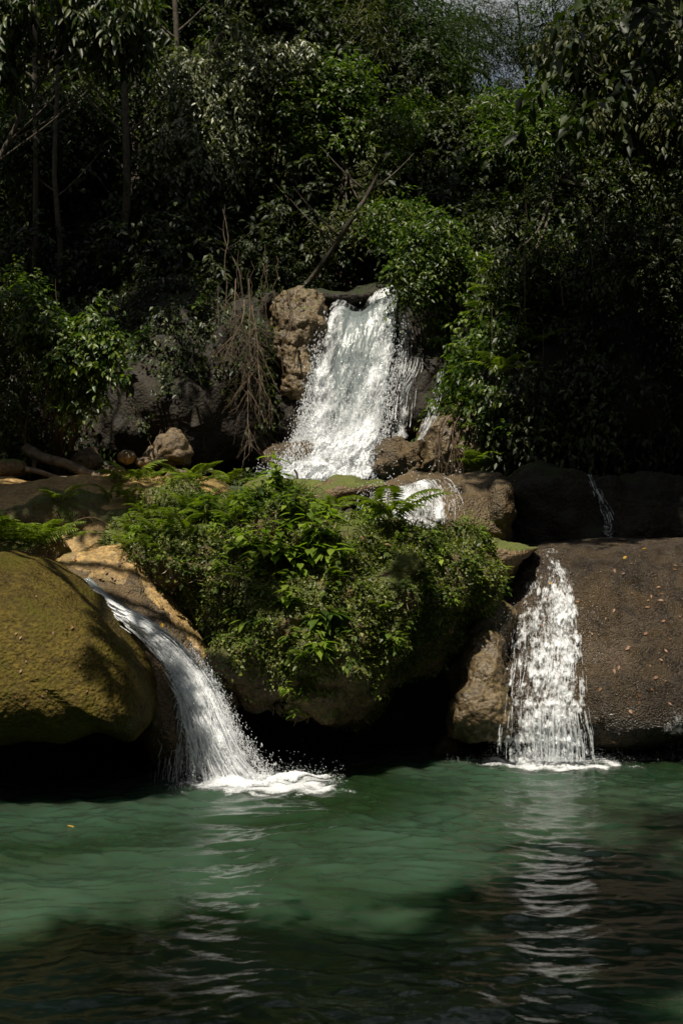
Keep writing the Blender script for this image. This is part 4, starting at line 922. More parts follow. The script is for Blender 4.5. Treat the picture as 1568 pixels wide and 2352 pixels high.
# moss tufts/plants on terrace and floor behind
def floor_leaves(name, label, mat, pxr, pyr, Yr, n, L):
    x = rng.uniform(*pxr, n); Y = rng.uniform(*Yr, n); X = (x - 784) / F * Y
    Z = terrain_z(X, Y) + rng.uniform(.0, .16, n) * (.6 + .6 * fbm(np.stack([X * 2, Y * 2, 0 * X], -1), 2, 2))
    D = rng.normal(size=(n, 3)) + np.array([0, -.3, -.2]); N = rng.normal(size=(n, 3)) * .4 + np.array([0, 0, 1.])
    Ls = L * rng.uniform(.5, 1.3, n)
    o = put(name, *leaves(np.stack([X, Y, Z + .02], -1), D, N, Ls, Ls * .5), M[mat]); tag(o, label, 'ground cover', kind='stuff')
floor_leaves('undergrowth', 'dim low undergrowth on the flat ground behind the ochre terrace', 'l_mid', (-100, 640), 0, (14.3, 15.9), 16000, .06)

# fallen leaves on the wall
WV, WF = ROCK['wall'][0], ROCK['wall'][1]
base_leaf = None
spots = [(1436, 1282), (1450, 1298), (1497, 1290), (1545, 1300), (1340, 1312), (1262, 1345), (1262, 1372), (1330, 1385), (1478, 1460), (1360, 1460), (1410, 1400), (1500, 1560), (1405, 1700), (1530, 1500), (1420, 1530), (1250, 1440), (1390, 1420), (1450, 1640), (1560, 1420), (1490, 1380), (1345, 1330), (1515, 1350), (1180, 1450), (1200, 1390), (1465, 1610), (1540, 1620), (1380, 1580), (1445, 1490)]
for i in range(20): spots.append((rng.uniform(1370, 1565), rng.uniform(1262, 1640)))
me_l = [make_mesh('fallen_leaf', *leaves(np.zeros((1, 3)), np.array([[1, 0, 0.]]), np.array([[0, 0, 1.]]), .055, .026, LEAF_NEAR)) for _ in range(1)]
def lay_leaf(px, py, keys, label, s, mat, group=None):
    P, N = hit(px, py, keys)
    if P is None: return
    me = me_l[0] if mat == 'l_dead' else me_l[0].copy()
    if not me.materials: me.materials.append(M[mat])
    elif mat != 'l_dead': me.materials.clear(); me.materials.append(M[mat])
    o = bpy.data.objects.new('fallen_leaf', me); COL.objects.link(o); o.location = P + N * .012
    q = Vector(N).to_track_quat('Z', 'Y'); o.rotation_mode = 'QUATERNION'
    from mathutils import Quaternion
    o.rotation_quaternion = q @ Quaternion((0, 0, 1), rng.uniform(0, 6.28)); o.scale = (s, s, s); tag(o, label, 'leaf', group)
lay_leaf(1484, 1262, ['wall'], 'yellow leaf on the upper rim of the limestone wall', 1.0, 'l_gold')
lay_leaf(1436, 1280, ['wall'], 'yellow leaf stuck just below the rim of the limestone wall', 1.0, 'l_gold')
lay_leaf(1262, 1345, ['wall'], 'yellow leaf at the head of the straight fall', .8, 'l_gold')
lay_leaf(372, 1432, ['saddle', 'chute'], 'bright yellow leaf lying beside the slanting fall', 1.1, 'l_gold')
for i, (x, y) in enumerate(spots): lay_leaf(x, y, ['wall'], 'small rust-brown fallen leaf stuck to the wet limestone wall', rng.uniform(.35, .9), 'l_dead', 'fallen leaves on the limestone wall')
for i in range(16): lay_leaf(rng.uniform(130, 330), rng.uniform(1270, 1340), ['saddle'], 'dry brown leaf lying on the ochre saddle', rng.uniform(.4, .9), 'l_dead', 'fallen leaves on the ochre saddle')
for i in range(26): lay_leaf(rng.uniform(20, 330), rng.uniform(1300, 1640), ['dome'], 'tiny brown leaf scrap on the huge rounded boulder', rng.uniform(.3, .6), 'l_dead', 'leaf scraps on the boulder')
for i in range(30): lay_leaf(rng.uniform(400, 900), rng.uniform(1200, 1560), ['mound'], 'dead brown leaf caught among the mound plants', rng.uniform(.6, 1.3), 'l_dead', 'dead leaves caught on the mound')
o = bpy.data.objects.new('floating_leaf', me_l[0].copy()); COL.objects.link(o); o.data.materials.clear(); o.data.materials.append(M['l_gold'])
p = at(155, 1903, 8.85); o.location = (p[0], p[1], pool_z(p[0], p[1]) + .008); tag(o, 'small curled yellow leaf floating alone on the pool', 'leaf')

# twigs
def stick(name, label, pts, r0, r1, mat, cat, m=24, sides=6, branches=()):
    pts = [at(*p) for p in pts]; P = path_interp(pts, m); P += .01 * np.stack([fbm(P * 6, k, 3) for k in (1, 2, 3)], -1)
    V, Fc = tubes(P[None], np.linspace(r0, r1, m)[None], sides)
    parts = [(V, Fc)]
    for (f, d, l) in branches:
        i = int(f * (m - 1)); t = np.linspace(0, 1, 8)[:, None]
        Q = P[i] + np.array(d) * l * t + .02 * fbm(np.repeat(t, 3, 1) * 3 + f * 9, 2, 2)[:, None] * t
        parts.append(tubes(Q[None], np.linspace(r0 * .5, r1 * .6, 8)[None], 5))
    V, Fc = join(parts)
    o = put(name, V, Fc, M[mat]); tag(o, label, cat); return o
stick('twig', 'thin bare twig arching over the ferns behind the huge boulder', [(-20, 1262, 11.4), (60, 1262, 11.4), (120, 1240, 11.4), (165, 1236, 11.4)], .006, .003, 'twig', 'twig', branches=((.9, (.1, 0, .9), .2),))
stick('twig', 'curved bare twig arching against the dark gap', [(165, 1236, 11.4), (168, 1200, 11.4), (195, 1190, 11.45), (235, 1195, 11.5), (268, 1228, 11.5)], .004, .002, 'twig', 'twig', branches=((.5, (.6, 0, -.4), .12), (.75, (.5, 0, -.6), .1)))
stick('stub', 'short dark stick standing up before the white foam', [(683, 1102, 13.6), (682, 1088, 13.6), (677, 1078, 13.6)], .013, .009, 'bark_dark', 'stick', 10)
stick('fallen_log', 'grey rotten log lying on the ground behind the ochre terrace', [(62, 1032, 14.7), (90, 1048, 14.6), (150, 1065, 14.5), (200, 1085, 14.4), (250, 1102, 14.3)], .06, .04, 'log', 'log', 30, 12, branches=((.15, (-.1, 0, -.9), .16), (.5, (.8, -.2, -.5), .25)))
stick('fallen_branch', 'crooked branch lying in front of the rotten log', [(62, 1075, 14.3), (100, 1088, 14.25), (150, 1098, 14.2), (195, 1094, 14.2)], .03, .02, 'log', 'branch', 24, 8)
stick('driftwood', 'dark driftwood lying on the rim of the limestone wall', [(1335, 1243, 12.9), (1380, 1240, 12.85), (1440, 1242, 12.85)], .02, .01, 'bark_dark', 'driftwood', 16, 7)

# ------------------------------------------------------------------ hanging roots and vines
def root_tree(p0, p1, r0, n_br, L, seed, spread=.5, m=26, down=1.0):
    r = np.random.default_rng(seed); parts = []
    P = path_interp([p0, (np.array(p0) + np.array(p1)) / 2 + r.normal(size=3) * .04, p1], m)
    P += .015 * np.stack([fbm(P * 5 + seed, k, 3) for k in (1, 2, 3)], -1)
    parts.append(tubes(P[None], np.linspace(r0, r0 * .25, m)[None], 5))
    for k in range(n_br):
        i = int(r.uniform(.25, .97) * (m - 1)); d = nrm(np.array([r.normal(0, 1) * spread, r.normal(0, .35) * spread, -down * r.uniform(.45, 1)]))
        l = L * r.uniform(.4, 1.1); t = np.linspace(0, 1, 12)[:, None]
        Q = P[i] + d * l * t + np.array([0, 0, -.25 * l]) * t ** 2 + .05 * l * np.stack([fbm(np.repeat(t, 3, 1) * 4 + k * 7 + q, 3, 2) for q in range(3)], -1) * t
        parts.append(tubes(Q[None], np.linspace(r0 * .45, r0 * .12, 12)[None], 4))
        for q in range(r.integers(1, 4)):
            j = r.integers(3, 10); d2 = nrm(d + r.normal(size=3) * np.array([.7, .3, .3])); l2 = l * r.uniform(.3, .6)
            Q2 = Q[j] + d2 * l2 * t[:8] / t[7]; parts.append(tubes(Q2[None], np.linspace(r0 * .22, r0 * .08, 8)[None], 3))
    return join(parts)
def root(name, label, a, b, r0, nb, L, seed, mat='root', **kw):
    V, Fc = root_tree(at(*a), at(*b), r0 * .85, nb, L, seed, **kw)
    o = put(name, V, Fc, M[mat]); tag(o, label, 'roots')
root('hanging_root', 'longest pale root mass hanging in front of the dark cliff, forked like a broom', (572, 640, 15.5), (570, 1018, 15.3), .013, 26, .45, 1, spread=.55)
root('hanging_root', 'pale fan of roots splaying towards the tall fall', (580, 700, 15.5), (600, 900, 15.3), .012, 22, .5, 2, spread=.6)
root('hanging_root', 'pale root bundle bent towards the leafy bush', (560, 690, 15.5), (520, 800, 15.3), .010, 20, .45, 3, spread=.7)
root('hanging_root', 'short twiggy root tangle above the longest root mass', (540, 640, 15.7), (548, 760, 15.4), .009, 18, .5, 4, spread=.8)
root('hanging_root', 'drooping root tail ending beside the knobbly cliff', (590, 830, 15.4), (628, 938, 15.2), .008, 8, .25, 5, spread=.3)
root('hanging_root', 'roots clinging to the mossy crown of the knobbly cliff', (660, 668, 15.6), (668, 740, 15.35), .022, 6, .2, 6, spread=.3, mat='root')
for i, (x, y, l) in enumerate([(1020, 960, 90), (1045, 940, 120), (1062, 935, 110), (1080, 930, 120), (1005, 1000, 80), (1095, 925, 90), (1035, 950, 130), (1055, 950, 100)]):
    root('draped_root', 'brown root draped down the moss-edged rock beside the thin streams', (x, y, 14.85), (x - 20 + 4 * i % 7, y + l, 14.75), .013, 5, .3, 20 + i, 'twig', spread=.25)
    COL.objects[-1]['group'] = 'roots draped on the rock'
def vine(px, y0, y1, Y, label, group, r=.006, mat='twig', sw=8):
    t = np.linspace(0, 1, 30); x = px + sw * vnoise(np.stack([t * 4 + px] * 3, -1), 4)
    V, Fc = tubes(at(x, y0 + (y1 - y0) * t, np.full(30, Y))[None], np.full((1, 30), r), 4)
    o = put('hanging_vine', V, Fc, M[mat]); tag(o, label, 'vine', group)
for x, y0, y1, Y in [(1205, 420, 760, 15.0), (1195, 700, 900, 14.9), (1385, 260, 560, 14.7), (1290, 560, 700, 14.8), (1512, 410, 640, 13.6), (1130, 700, 960, 14.9), (1245, 760, 1010, 14.7), (1360, 420, 620, 14.6),
                     (470, 640, 900, 15.8), (500, 650, 960, 15.7), (610, 560, 800, 15.8), (520, 480, 760, 16.0), (650, 660, 860, 15.5), (130, 640, 1000, 15.0), (90, 760, 1010, 14.6), (60, 720, 1020, 14.6), (150, 900, 1040, 14.5), (440, 880, 1030, 15.4)]:
    vine(x, y0, y1, Y, 'thin bare vine hanging straight down before the dark foliage', 'thin hanging vines', rng.uniform(.003, .007), 'root' if rng.uniform() < .4 else 'twig')

# ------------------------------------------------------------------ trees
def blob_at(px, py, Y, r, ry=None, rd=None):
    k = Y / F; ry = ry or r
    return (at(px, py, Y), np.array([r * k, (rd or min(r, ry)) * k, ry * k]))
def trunk_mesh(base, top, r0, r1, limbs, m=26, bend=.12):
    mid = (base + top) / 2 + rng.normal(size=3) * np.array([1, 1, 0]) * bend * np.linalg.norm(top - base) * .5
    P = path_interp([base, mid, top], m); P[:, :2] += (.03 * np.stack([fbm(P * 1.7, k, 3) for k in (1, 2)], -1)) * np.linspace(0, 1, m)[:, None]
    parts = [tubes(P[None], (np.linspace(r0, r1, m) * (1 + .6 * np.exp(-np.linspace(0, 14, m))))[None], 8)]
    for c in limbs:
        i = int(rng.uniform(.66, .96) * (m - 1)); a = P[i]; b = np.array(c)
        mid = (a + b) / 2 + np.array([0, 0, -.1]) * np.linalg.norm(b - a)
        Q = path_interp([a, mid, b], 12); parts.append(tubes(Q[None], np.linspace(r1 * .7, r1 * .15, 12)[None], 6))
    return join(parts)
def tree(name, label, blobs, base, mat, n_tw, per=9, L=.09, W=.038, r0=.09, bark='bark', cat='tree', group=None, limb_n=6, trunk=True, cname='crown', twigs=True, **kw):
    """base = (px, Y) trunk foot on the ground"""
    B = [blob_at(*b) for b in blobs]; L *= .82; W *= .82; n_tw = int(n_tw * 1.3)
    bx = (base[0] - 784) / F * base[1]; bz = float(terrain_z(np.array([bx]), np.array([float(base[1])]))[0])
    foot = np.array([bx, base[1], bz - .05])
    T = empty(name, foot, label, cat, group)
    V, Fc, S, td, tl = foliage(B, n_tw, per, L, W, return_twigs=True, **kw)
    put(cname, V, Fc, M[mat], T)
    C = np.array([b[0] for b in B]); ci = C[np.argmax(C[:, 2])]
    top = C.mean(0) + np.array([0, .1, 0]); top[2] = C[:, 2].max() + .05
    if trunk:
        lim = list(C) + [S[i] for i in rng.choice(len(S), min(limb_n * 4, len(S)), replace=False)]
        V, Fc = trunk_mesh(foot, top, r0, r0 * .35, lim); put('trunk', V, Fc, M[bark], T)
    else:
        lim = [S[i] for i in rng.choice(len(S), min(26, len(S)), replace=False)]
        parts = []
        for b in lim:
            a = foot + np.array([rng.normal(0, .01), rng.normal(0, .01), 0]); mid = (a + b) / 2 + np.array([0, 0, .15])
            parts.append(tubes(path_interp([a, mid, b], 12)[None], np.linspace(.012, .003, 12)[None], 4))
        V, Fc = join(parts); put('stem', V, Fc, M['twig'], T)
    return T
# named ones, read from the photograph
tree('tree', 'tree with large glossy hanging leaves at the upper corner above the leafy bush', [(60, 30, 15, 110, 60), (250, 20, 15, 100, 50), (200, 95, 15.2, 90, 40), (330, 60, 15.2, 70, 45), (20, 120, 15.3, 60, 60)], (-190, 16.2), 'l_mid', 330, 9, .17, .06, tmpl=LEAF_MID, ldroop=1.0, thr=-.05, gf=1.6, r0=.05, limb_n=2, bark='bark_dark')
tree('tree', 'mid green tree crowding the picture edge under the large-leaved boughs', [(30, 250, 18, 110, 90), (90, 330, 18, 100, 80), (30, 420, 18, 80, 90), (160, 250, 18.4, 90, 70), (190, 420, 18.6, 90, 70)], (40, 19), 'l_mid', 2300, 9, .10, .04, thr=0, gf=1.8)
tree('tree', 'tree with pale whitish glossy leaves in dangling clusters, between two grey trunks', [(480, 90, 18.5, 90, 80), (430, 190, 18.4, 90, 90), (510, 210, 18.3, 70, 70), (420, 300, 18.2, 90, 60), (450, 380, 18, 90, 60), (520, 330, 18.2, 60, 60), (480, 440, 18, 50, 40), (590, 140, 18.3, 80, 35), (670, 110, 18.3, 60, 25)], (300, 19.2), 'l_pale', 2500, 9, .10, .042, thr=.02, gf=2.0, droop=.8, ldroop=.8)
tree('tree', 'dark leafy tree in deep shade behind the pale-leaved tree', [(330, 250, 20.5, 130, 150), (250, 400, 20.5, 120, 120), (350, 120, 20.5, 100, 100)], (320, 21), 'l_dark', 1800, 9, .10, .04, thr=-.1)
tree('tree', 'vine-smothered tree arching over the bamboo with lit bright green shoulders', [(760, 190, 18.6, 90, 45), (690, 260, 18.4, 70, 60), (840, 240, 18.6, 100, 60), (760, 310, 18.4, 80, 60), (870, 310, 18.4, 60, 60)], (820, 20), 'l_bright', 2100, 9, .095, .042, thr=-.05, gf=2.0, up=.4)
tree('tree', 'olive-leaved tree whose dry-looking foliage hangs above the tall fall', [(790, 370, 18.2, 80, 60), (740, 440, 18, 60, 60), (820, 460, 18, 60, 60), (770, 530, 17.8, 60, 50), (850, 540, 18.2, 60, 50)], (760, 19.5), 'l_olive', 1500, 9, .10, .03, thr=.0, gf=2.2)
tree('shrub', 'bright green shrub overhanging the crest of the tall fall', [(960, 590, 16.0, 62, 55), (1000, 540, 16.1, 60, 50), (950, 650, 15.9, 40, 35), (1020, 620, 16.1, 55, 60), (900, 480, 16.6, 60, 40)], (1010, 16.9), 'l_bright', 900, 9, .075, .036, trunk=False, cat='shrub', thr=-.15, droop=.7, tl=.28)
tree('tree', 'dark feathery tree over the centre with sky showing at its edge', [(700, 60, 24, 150, 110), (880, 60, 24, 150, 120), (1010, 110, 24, 90, 90), (1000, 210, 24, 100, 70), (1080, 40, 25, 35, 30)], (900, 25), 'l_fine', 5200, 13, .06, .013, thr=-.15, gf=1.3, tl=.5, droop=.25, r0=.16)
tree('tree', 'sparse feathery tree whose twigs break up the patch of sky', [(1110, 60, 26, 60, 90), (1245, 60, 26, 50, 80), (1190, 90, 26, 60, 35), (1190, 150, 26, 90, 60), (1160, 100, 26, 60, 50), (1150, 5, 26, 50, 20), (1270, 120, 26, 40, 60)], (1290, 27.5), 'l_fine', 1150, 12, .07, .018, thr=-.3, gf=1.3, tl=.5, droop=.25, r0=.06)
tree('tree', 'pale-leaved tree in the middle of the wood beside the sky gap', [(1000, 330, 19.5, 90, 60), (1060, 290, 19.5, 80, 50), (960, 420, 19.3, 90, 60), (1080, 400, 19.3, 90, 60)], (1010, 20.5), 'l_mid', 2400, 9, .10, .042, thr=.0, gf=2.0)
tree('tree', 'bright feathery tree just under the patch of sky', [(1200, 250, 18.8, 80, 50), (1260, 310, 18.6, 80, 50), (1180, 330, 18.6, 70, 50), (1130, 420, 18.5, 90, 60)], (1190, 20), 'l_bright', 1500, 10, .11, .03, thr=.02, gf=2.2)
tree('tree', 'tree with large greyish leaves closing the upper corner beside the sky patch', [(1350, 110, 17, 90, 70), (1450, 180, 17, 110, 70), (1540, 120, 17, 90, 90), (1530, 260, 16.8, 80, 60), (1380, 230, 17, 90, 50), (1560, 20, 17, 100, 60)], (1560, 18), 'l_olive', 1300, 8, .125, .05, tmpl=LEAF_MID, thr=.03, ldroop=.9)
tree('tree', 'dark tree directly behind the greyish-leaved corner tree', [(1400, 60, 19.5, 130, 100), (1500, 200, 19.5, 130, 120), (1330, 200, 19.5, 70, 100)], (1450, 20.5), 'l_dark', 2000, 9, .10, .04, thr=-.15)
tree('tree', 'vine-hung tree with pale leaf clusters above the ivy cliff', [(1300, 410, 17, 110, 60), (1240, 480, 16.8, 90, 70), (1370, 470, 16.8, 90, 70), (1440, 420, 16.8, 80, 50), (1160, 520, 16.8, 70, 60), (1185, 575, 15.3, 70, 50)], (1320, 18.3), 'l_mid', 2300, 9, .085, .036, thr=.03, droop=.8, gf=2.2)
tree('tree', 'tree whose light-tipped boughs lean out over the shaded hollow', [(1530, 590, 14.6, 90, 60), (1460, 640, 14.6, 70, 40), (1540, 760, 14.5, 90, 45), (1470, 745, 14.5, 60, 30), (1560, 680, 14.6, 60, 50), (1420, 560, 15, 60, 50)], (1680, 15.6), 'l_mid', 1900, 9, .07, .03, thr=.0, tl=.28, r0=.08)
tree('bush', 'large bright-leaved bush on the bank at the edge of the forest, roots trailing below it', [(110, 720, 14.4, 80, 55), (190, 720, 14.4, 70, 50), (60, 700, 14.5, 60, 50), (210, 790, 14.3, 50, 60), (150, 800, 14.3, 60, 50), (225, 870, 14.2, 38, 50), (170, 880, 14.3, 50, 45)], (140, 15.2), 'l_bright', 1350, 8, .085, .045, tmpl=LEAF_MID, trunk=False, cat='bush', thr=-.05, tl=.25, gf=2.5)
tree('bush', 'dim green bush at the picture edge beside the large bright bush', [(10, 660, 15, 60, 50), (-20, 780, 14.8, 70, 90), (20, 900, 14.7, 60, 90), (40, 1000, 14.7, 50, 50)], (-10, 15.6), 'l_mid', 900, 8, .075, .036, trunk=False, cat='bush', thr=-.1, tl=.25)
# ivy and ferns over the right-hand cliff
CV, CF = ROCK['cliffR'][0], ROCK['cliffR'][1]
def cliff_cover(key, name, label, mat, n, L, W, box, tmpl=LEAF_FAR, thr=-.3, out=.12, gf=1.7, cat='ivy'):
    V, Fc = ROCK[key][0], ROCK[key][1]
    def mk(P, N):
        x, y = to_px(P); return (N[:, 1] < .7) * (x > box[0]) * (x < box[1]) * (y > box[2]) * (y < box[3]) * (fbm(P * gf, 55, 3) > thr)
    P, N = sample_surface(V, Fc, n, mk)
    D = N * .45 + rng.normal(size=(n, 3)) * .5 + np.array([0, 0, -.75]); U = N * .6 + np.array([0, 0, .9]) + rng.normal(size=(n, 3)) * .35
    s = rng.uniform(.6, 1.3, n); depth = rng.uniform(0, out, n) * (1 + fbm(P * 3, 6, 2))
    v, f = leaves(P + N * depth[:, None], D, U, L * s, W * s, tmpl)
    T = empty(name, (P.mean(0)[0], P.mean(0)[1], P[:, 2].min()), label, cat)
    put('foliage', v, f, M[mat], T)
    k = min(60, n // 40); idx = rng.choice(n, k); t = np.linspace(0, 1, 14)[None, :, None]
    Q = (P + N * .05)[idx][:, None] + np.stack([.1 * vnoise(np.stack([(t[..., 0] * 4 + idx[:, None]).ravel()] * 3, -1), 5).reshape(k, 14), 0 * t[..., 0] + np.zeros((k, 14)), -t[..., 0] * rng.uniform(.3, 1.0, (k, 1))], -1)
    vv_, ff = tubes(Q, np.full((k, 14), .004), 3); put('stem', vv_, ff, M['twig'], T)
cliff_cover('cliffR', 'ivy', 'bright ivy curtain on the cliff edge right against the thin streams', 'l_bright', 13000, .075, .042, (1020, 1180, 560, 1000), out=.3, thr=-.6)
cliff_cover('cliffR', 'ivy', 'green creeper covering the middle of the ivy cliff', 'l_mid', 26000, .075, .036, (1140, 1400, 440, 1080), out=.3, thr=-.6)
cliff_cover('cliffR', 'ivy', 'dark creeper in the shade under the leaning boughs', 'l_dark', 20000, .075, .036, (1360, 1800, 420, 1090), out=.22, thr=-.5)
cliff_cover('cliffU', 'creeper', 'sparse dim creeper on the dark cliff beside the hanging roots', 'l_mid', 6500, .06, .032, (250, 640, 640, 1000), out=.14, thr=-.05)
cliff_cover('cliffU', 'creeper', 'creeper hanging behind the large bright bush', 'l_mid', 5200, .07, .036, (-100, 270, 700, 1080), out=.2, thr=-.1)
for (x, y, s) in [(1160, 640, 1.4), (1180, 700, 1.5), (1210, 680, 1.3), (1150, 740, 1.4), (1230, 730, 1.4), (1190, 760, 1.2), (1140, 690, 1.2), (1215, 800, 1.2), (1150, 860, 1.1), (1120, 1000, 1.1)]:
    fern(x, y, ['cliffR'], 'fern sprouting from the face of the ivy cliff', 6, s, default=15.0, group='ferns on the ivy cliff', spread=1.5)
for (x, y, lb) in [(1255, 1025, 'lone broad-leaved plant lit at the foot of the ivy cliff'), (1290, 1010, 'lit sprig beside the lone broad-leaved plant under the cliff'), (1180, 1000, 'broad-leaved plant above the ferns beneath the cliff')]:
    plant(x, y, ['cliffR', 'darkA'], lb, L=.1, W=.055, nl=8, stems=2, mat='l_bright', default=14.6, push=.1)
for (x, y, lb) in [(460, 725, 'little bright rosette plant growing from the cliff near the roots'), (300, 860, 'small leafy plant on the dark cliff above the pale boulder'), (320, 800, 'yellowish creeper sprig on the dark cliff')]:
    plant(x, y, ['cliffU'], lb, L=.09, W=.04, nl=9, stems=3, mat='l_bright', default=15.6, push=.1)

# bare trunks
def bare_trunk(label, pts, r0, r1, mat='bark', name='bare_tree', cat='bare tree', br=()):
    P = path_interp([at(*p) for p in pts], 40); P[:, 0] += .03 * fbm(P * 1.5, 3, 3)
    T = empty(name, P[0], label, cat); V, Fc = tubes(P[None], np.linspace(r0, r1, 40)[None], 9); put('trunk', V, Fc, M[mat], T)
    for k in range(4):
        i = rng.integers(14, 36); d = np.array([rng.choice([-1, 1]) * .7, rng.normal(0, .3), .5]); t = np.linspace(0, 1, 12)[:, None]
        Q = P[i] + d * .8 * t + np.array([0, 0, .15]) * t ** 2; V, Fc = tubes(Q[None], np.linspace(r1 * .6, r1 * .15, 12)[None], 6); put('branch', V, Fc, M[mat], T)
bare_trunk('slim grey trunk standing in shade near the pale-leaved tree', [(285, 640, 17.6), (290, 400, 17.6), (286, 200, 17.7), (275, 40, 17.8), (270, -60, 17.9)], .055, .035)
bare_trunk('thick dark trunk at the heart of the shaded wood', [(322, 670, 18.4), (318, 500, 18.4), (310, 300, 18.6), (320, 100, 18.8)], .10, .07, 'bark_dark')
bare_trunk('thin pale trunk catching one spot of light among dark stems', [(135, 650, 17.3), (133, 500, 17.3), (130, 330, 17.4), (135, 150, 17.5)], .035, .025)
bare_trunk('dark slender trunk beside the thin pale one', [(85, 660, 17.5), (82, 400, 17.5), (80, 120, 17.6), (78, -60, 17.6)], .04, .03, 'bark_dark')
bare_trunk('grey trunk rising through the pale clusters', [(415, 600, 19), (408, 300, 18.9), (404, 90, 18.8), (400, -60, 18.8)], .05, .035)
bare_trunk('leaning bare trunk lit above the crest of the tall fall', [(700, 660, 17.3), (735, 615, 17.2), (775, 555, 17.1), (810, 500, 17.0), (845, 445, 17.0), (870, 400, 17.0)], .038, .024)
bare_trunk('thin leaning pole among the roots above the dark cliff', [(560, 700, 16.6), (545, 620, 16.6), (520, 560, 16.7), (515, 470, 16.8)], .011, .005, 'bark_dark')
# bamboo
T = empty('bamboo_clump', at(600, 640, 19.5), 'clump of thin dark bamboo canes fanning up towards the arching tree', 'bamboo')
for k in range(30):
    x0 = 590 + rng.normal(0, 22); fx = rng.uniform(560, 860); P = path_interp([at(x0, 640, 19.6), at(x0 + (fx - x0) * .25, 420, 19.6 + rng.normal(0, .3)), at(x0 + (fx - x0) * .65, 200, 19.7), at(fx, -20 + rng.uniform(0, 90), 19.8)], 26)
    V, Fc = tubes(P[None], np.linspace(.022, .008, 26)[None], 5); put('culm', V, Fc, M['culm'], T)
V, Fc = foliage([blob_at(660, 130, 20, 120, 110), blob_at(780, 60, 20, 110, 80), blob_at(600, 350, 20, 80, 150)], 1500, 8, .11, .016, tl=.4); put('foliage', V, Fc, M['l_olive'], T)

# filler rows behind, each tree its own thing, crowns shared
def proto_tree(name, label, group, mat, L, W, n_tw):
    T = empty(name, (0, 0, 0), label, 'tree', group)
    B = [(np.array([rng.normal(0, .7), rng.normal(0, .5), 2.6 + rng.uniform(-1.1, 1.1)]), np.array([1, .9, .8]) * rng.uniform(.6, 1.0)) for _ in range(9)]
    V, Fc, S, td, tl = foliage(B, n_tw, 9, L, W, return_twigs=True, thr=-.12, gf=1.5); put('crown', V, Fc, M[mat], T, local=True)
    V, Fc = trunk_mesh(np.array([0, 0, -.1]), np.array([0, 0, 3.2]), .09, .04, [b[0] for b in B]); put('trunk', V, Fc, M['bark_dark'], T, local=True)
    return T
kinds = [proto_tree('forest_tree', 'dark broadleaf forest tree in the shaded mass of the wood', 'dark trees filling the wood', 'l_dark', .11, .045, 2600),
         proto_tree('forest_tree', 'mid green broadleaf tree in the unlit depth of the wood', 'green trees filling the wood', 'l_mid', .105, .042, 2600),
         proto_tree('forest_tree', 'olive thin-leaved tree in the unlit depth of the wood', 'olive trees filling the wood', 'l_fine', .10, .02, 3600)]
spots = []
for row, (Yr, n, s) in enumerate([(19.8, 8, 1.0), (22, 8, 1.25), (25, 8, 1.5), (29, 8, 1.9), (34, 8, 2.4)]):
    for k in range(n):
        x = -Yr * .30 + (k + .5 + rng.uniform(-.3, .3)) / n * Yr * .60
        spots.append((x, Yr + rng.uniform(-.8, .8), s * rng.uniform(.85, 1.2)))
def in_gap(x, y, s):     # leave the patch of sky open
    zc = terrain_z(np.array([x]), np.array([y]))[0]
    px = 784 + x / y * F; top = 1176 - (zc + 4.2 * s - H) / y * F
    return abs(px - 1180) < (1.9 * s) / y * F + 45 and top < 260
used = [0, 0, 0]
for i, (x, y, s) in enumerate(spots):
    z = float(terrain_z(np.array([x]), np.array([y]))[0])
    while in_gap(x, y, s) and s > .5: s *= .9
    k = i % 3
    if not used[k]: kinds[k].location = (x, y, z); kinds[k].scale = (s, s, s); used[k] = 1
    else: copy_tree(kinds[k], (x, y, z), rng.uniform(0, 6.28), s)
# trees around the pool outside the frame: they shade the near water and close the reflections
T = empty('forest_shrub', (0, 0, 0), 'low dark shrub of the understory between the trunks', 'shrub', 'understory shrubs between the trunks')
V, Fc, S_, td_, tl_ = foliage([(np.array([0, 0, .5]), np.array([.75, .6, .5])), (np.array([.4, .1, .9]), np.array([.45, .4, .4])), (np.array([-.4, .1, .8]), np.array([.4, .4, .4]))], 620, 8, .09, .04, return_twigs=True, thr=-.2, tl=.3)
put('foliage', V, Fc, M['l_dark'], T, local=True)
parts_ = [tubes(path_interp([np.zeros(3), S_[i] * .5 + np.array([0, 0, .1]), S_[i]], 10)[None], np.linspace(.012, .004, 10)[None], 4) for i in range(0, len(S_), 30)]
put('stem', *join(parts_), M['twig'], T, local=True)
sh = []
for Yr, n_ in ((17.3, 9), (18.3, 9), (19.6, 10), (21.5, 10)):
    for k in range(n_): sh.append(((k + .5 + rng.uniform(-.3, .3)) / n_ * 2 - 1, Yr + rng.uniform(-.3, .3)))
for i, (fx, y) in enumerate(sh):
    x = fx * y * .26
    if y < 17.8 and -.4 < x < 1.3: continue
    z = float(terrain_z(np.array([x]), np.array([y]))[0]) - .1
    if i == 0: T.location = (x, y, z)
    else: copy_tree(T, (x, y, z), rng.uniform(0, 6.28), rng.uniform(.8, 1.4) * y / 18)
out_spots = [(-8.6, 6.5, 1.1), (-7.6, 10.5, 1.0), (6.2, 7, 1.7), (6.4, 11.5, 1.9), (-9, 2.5, 1.3), (6.6, 2, 2), (-2, -11, 1.6), (3, -11.5, 1.7), (-7.5, 14.5, 1.1), (7, 15.5, 2.2)]
for i, (x, y, s) in enumerate(out_spots):
    z = float(terrain_z(np.array([float(x)]), np.array([float(y)]))[0]); copy_tree(kinds[i % 3], (x, y, z), i * 1.3, s)
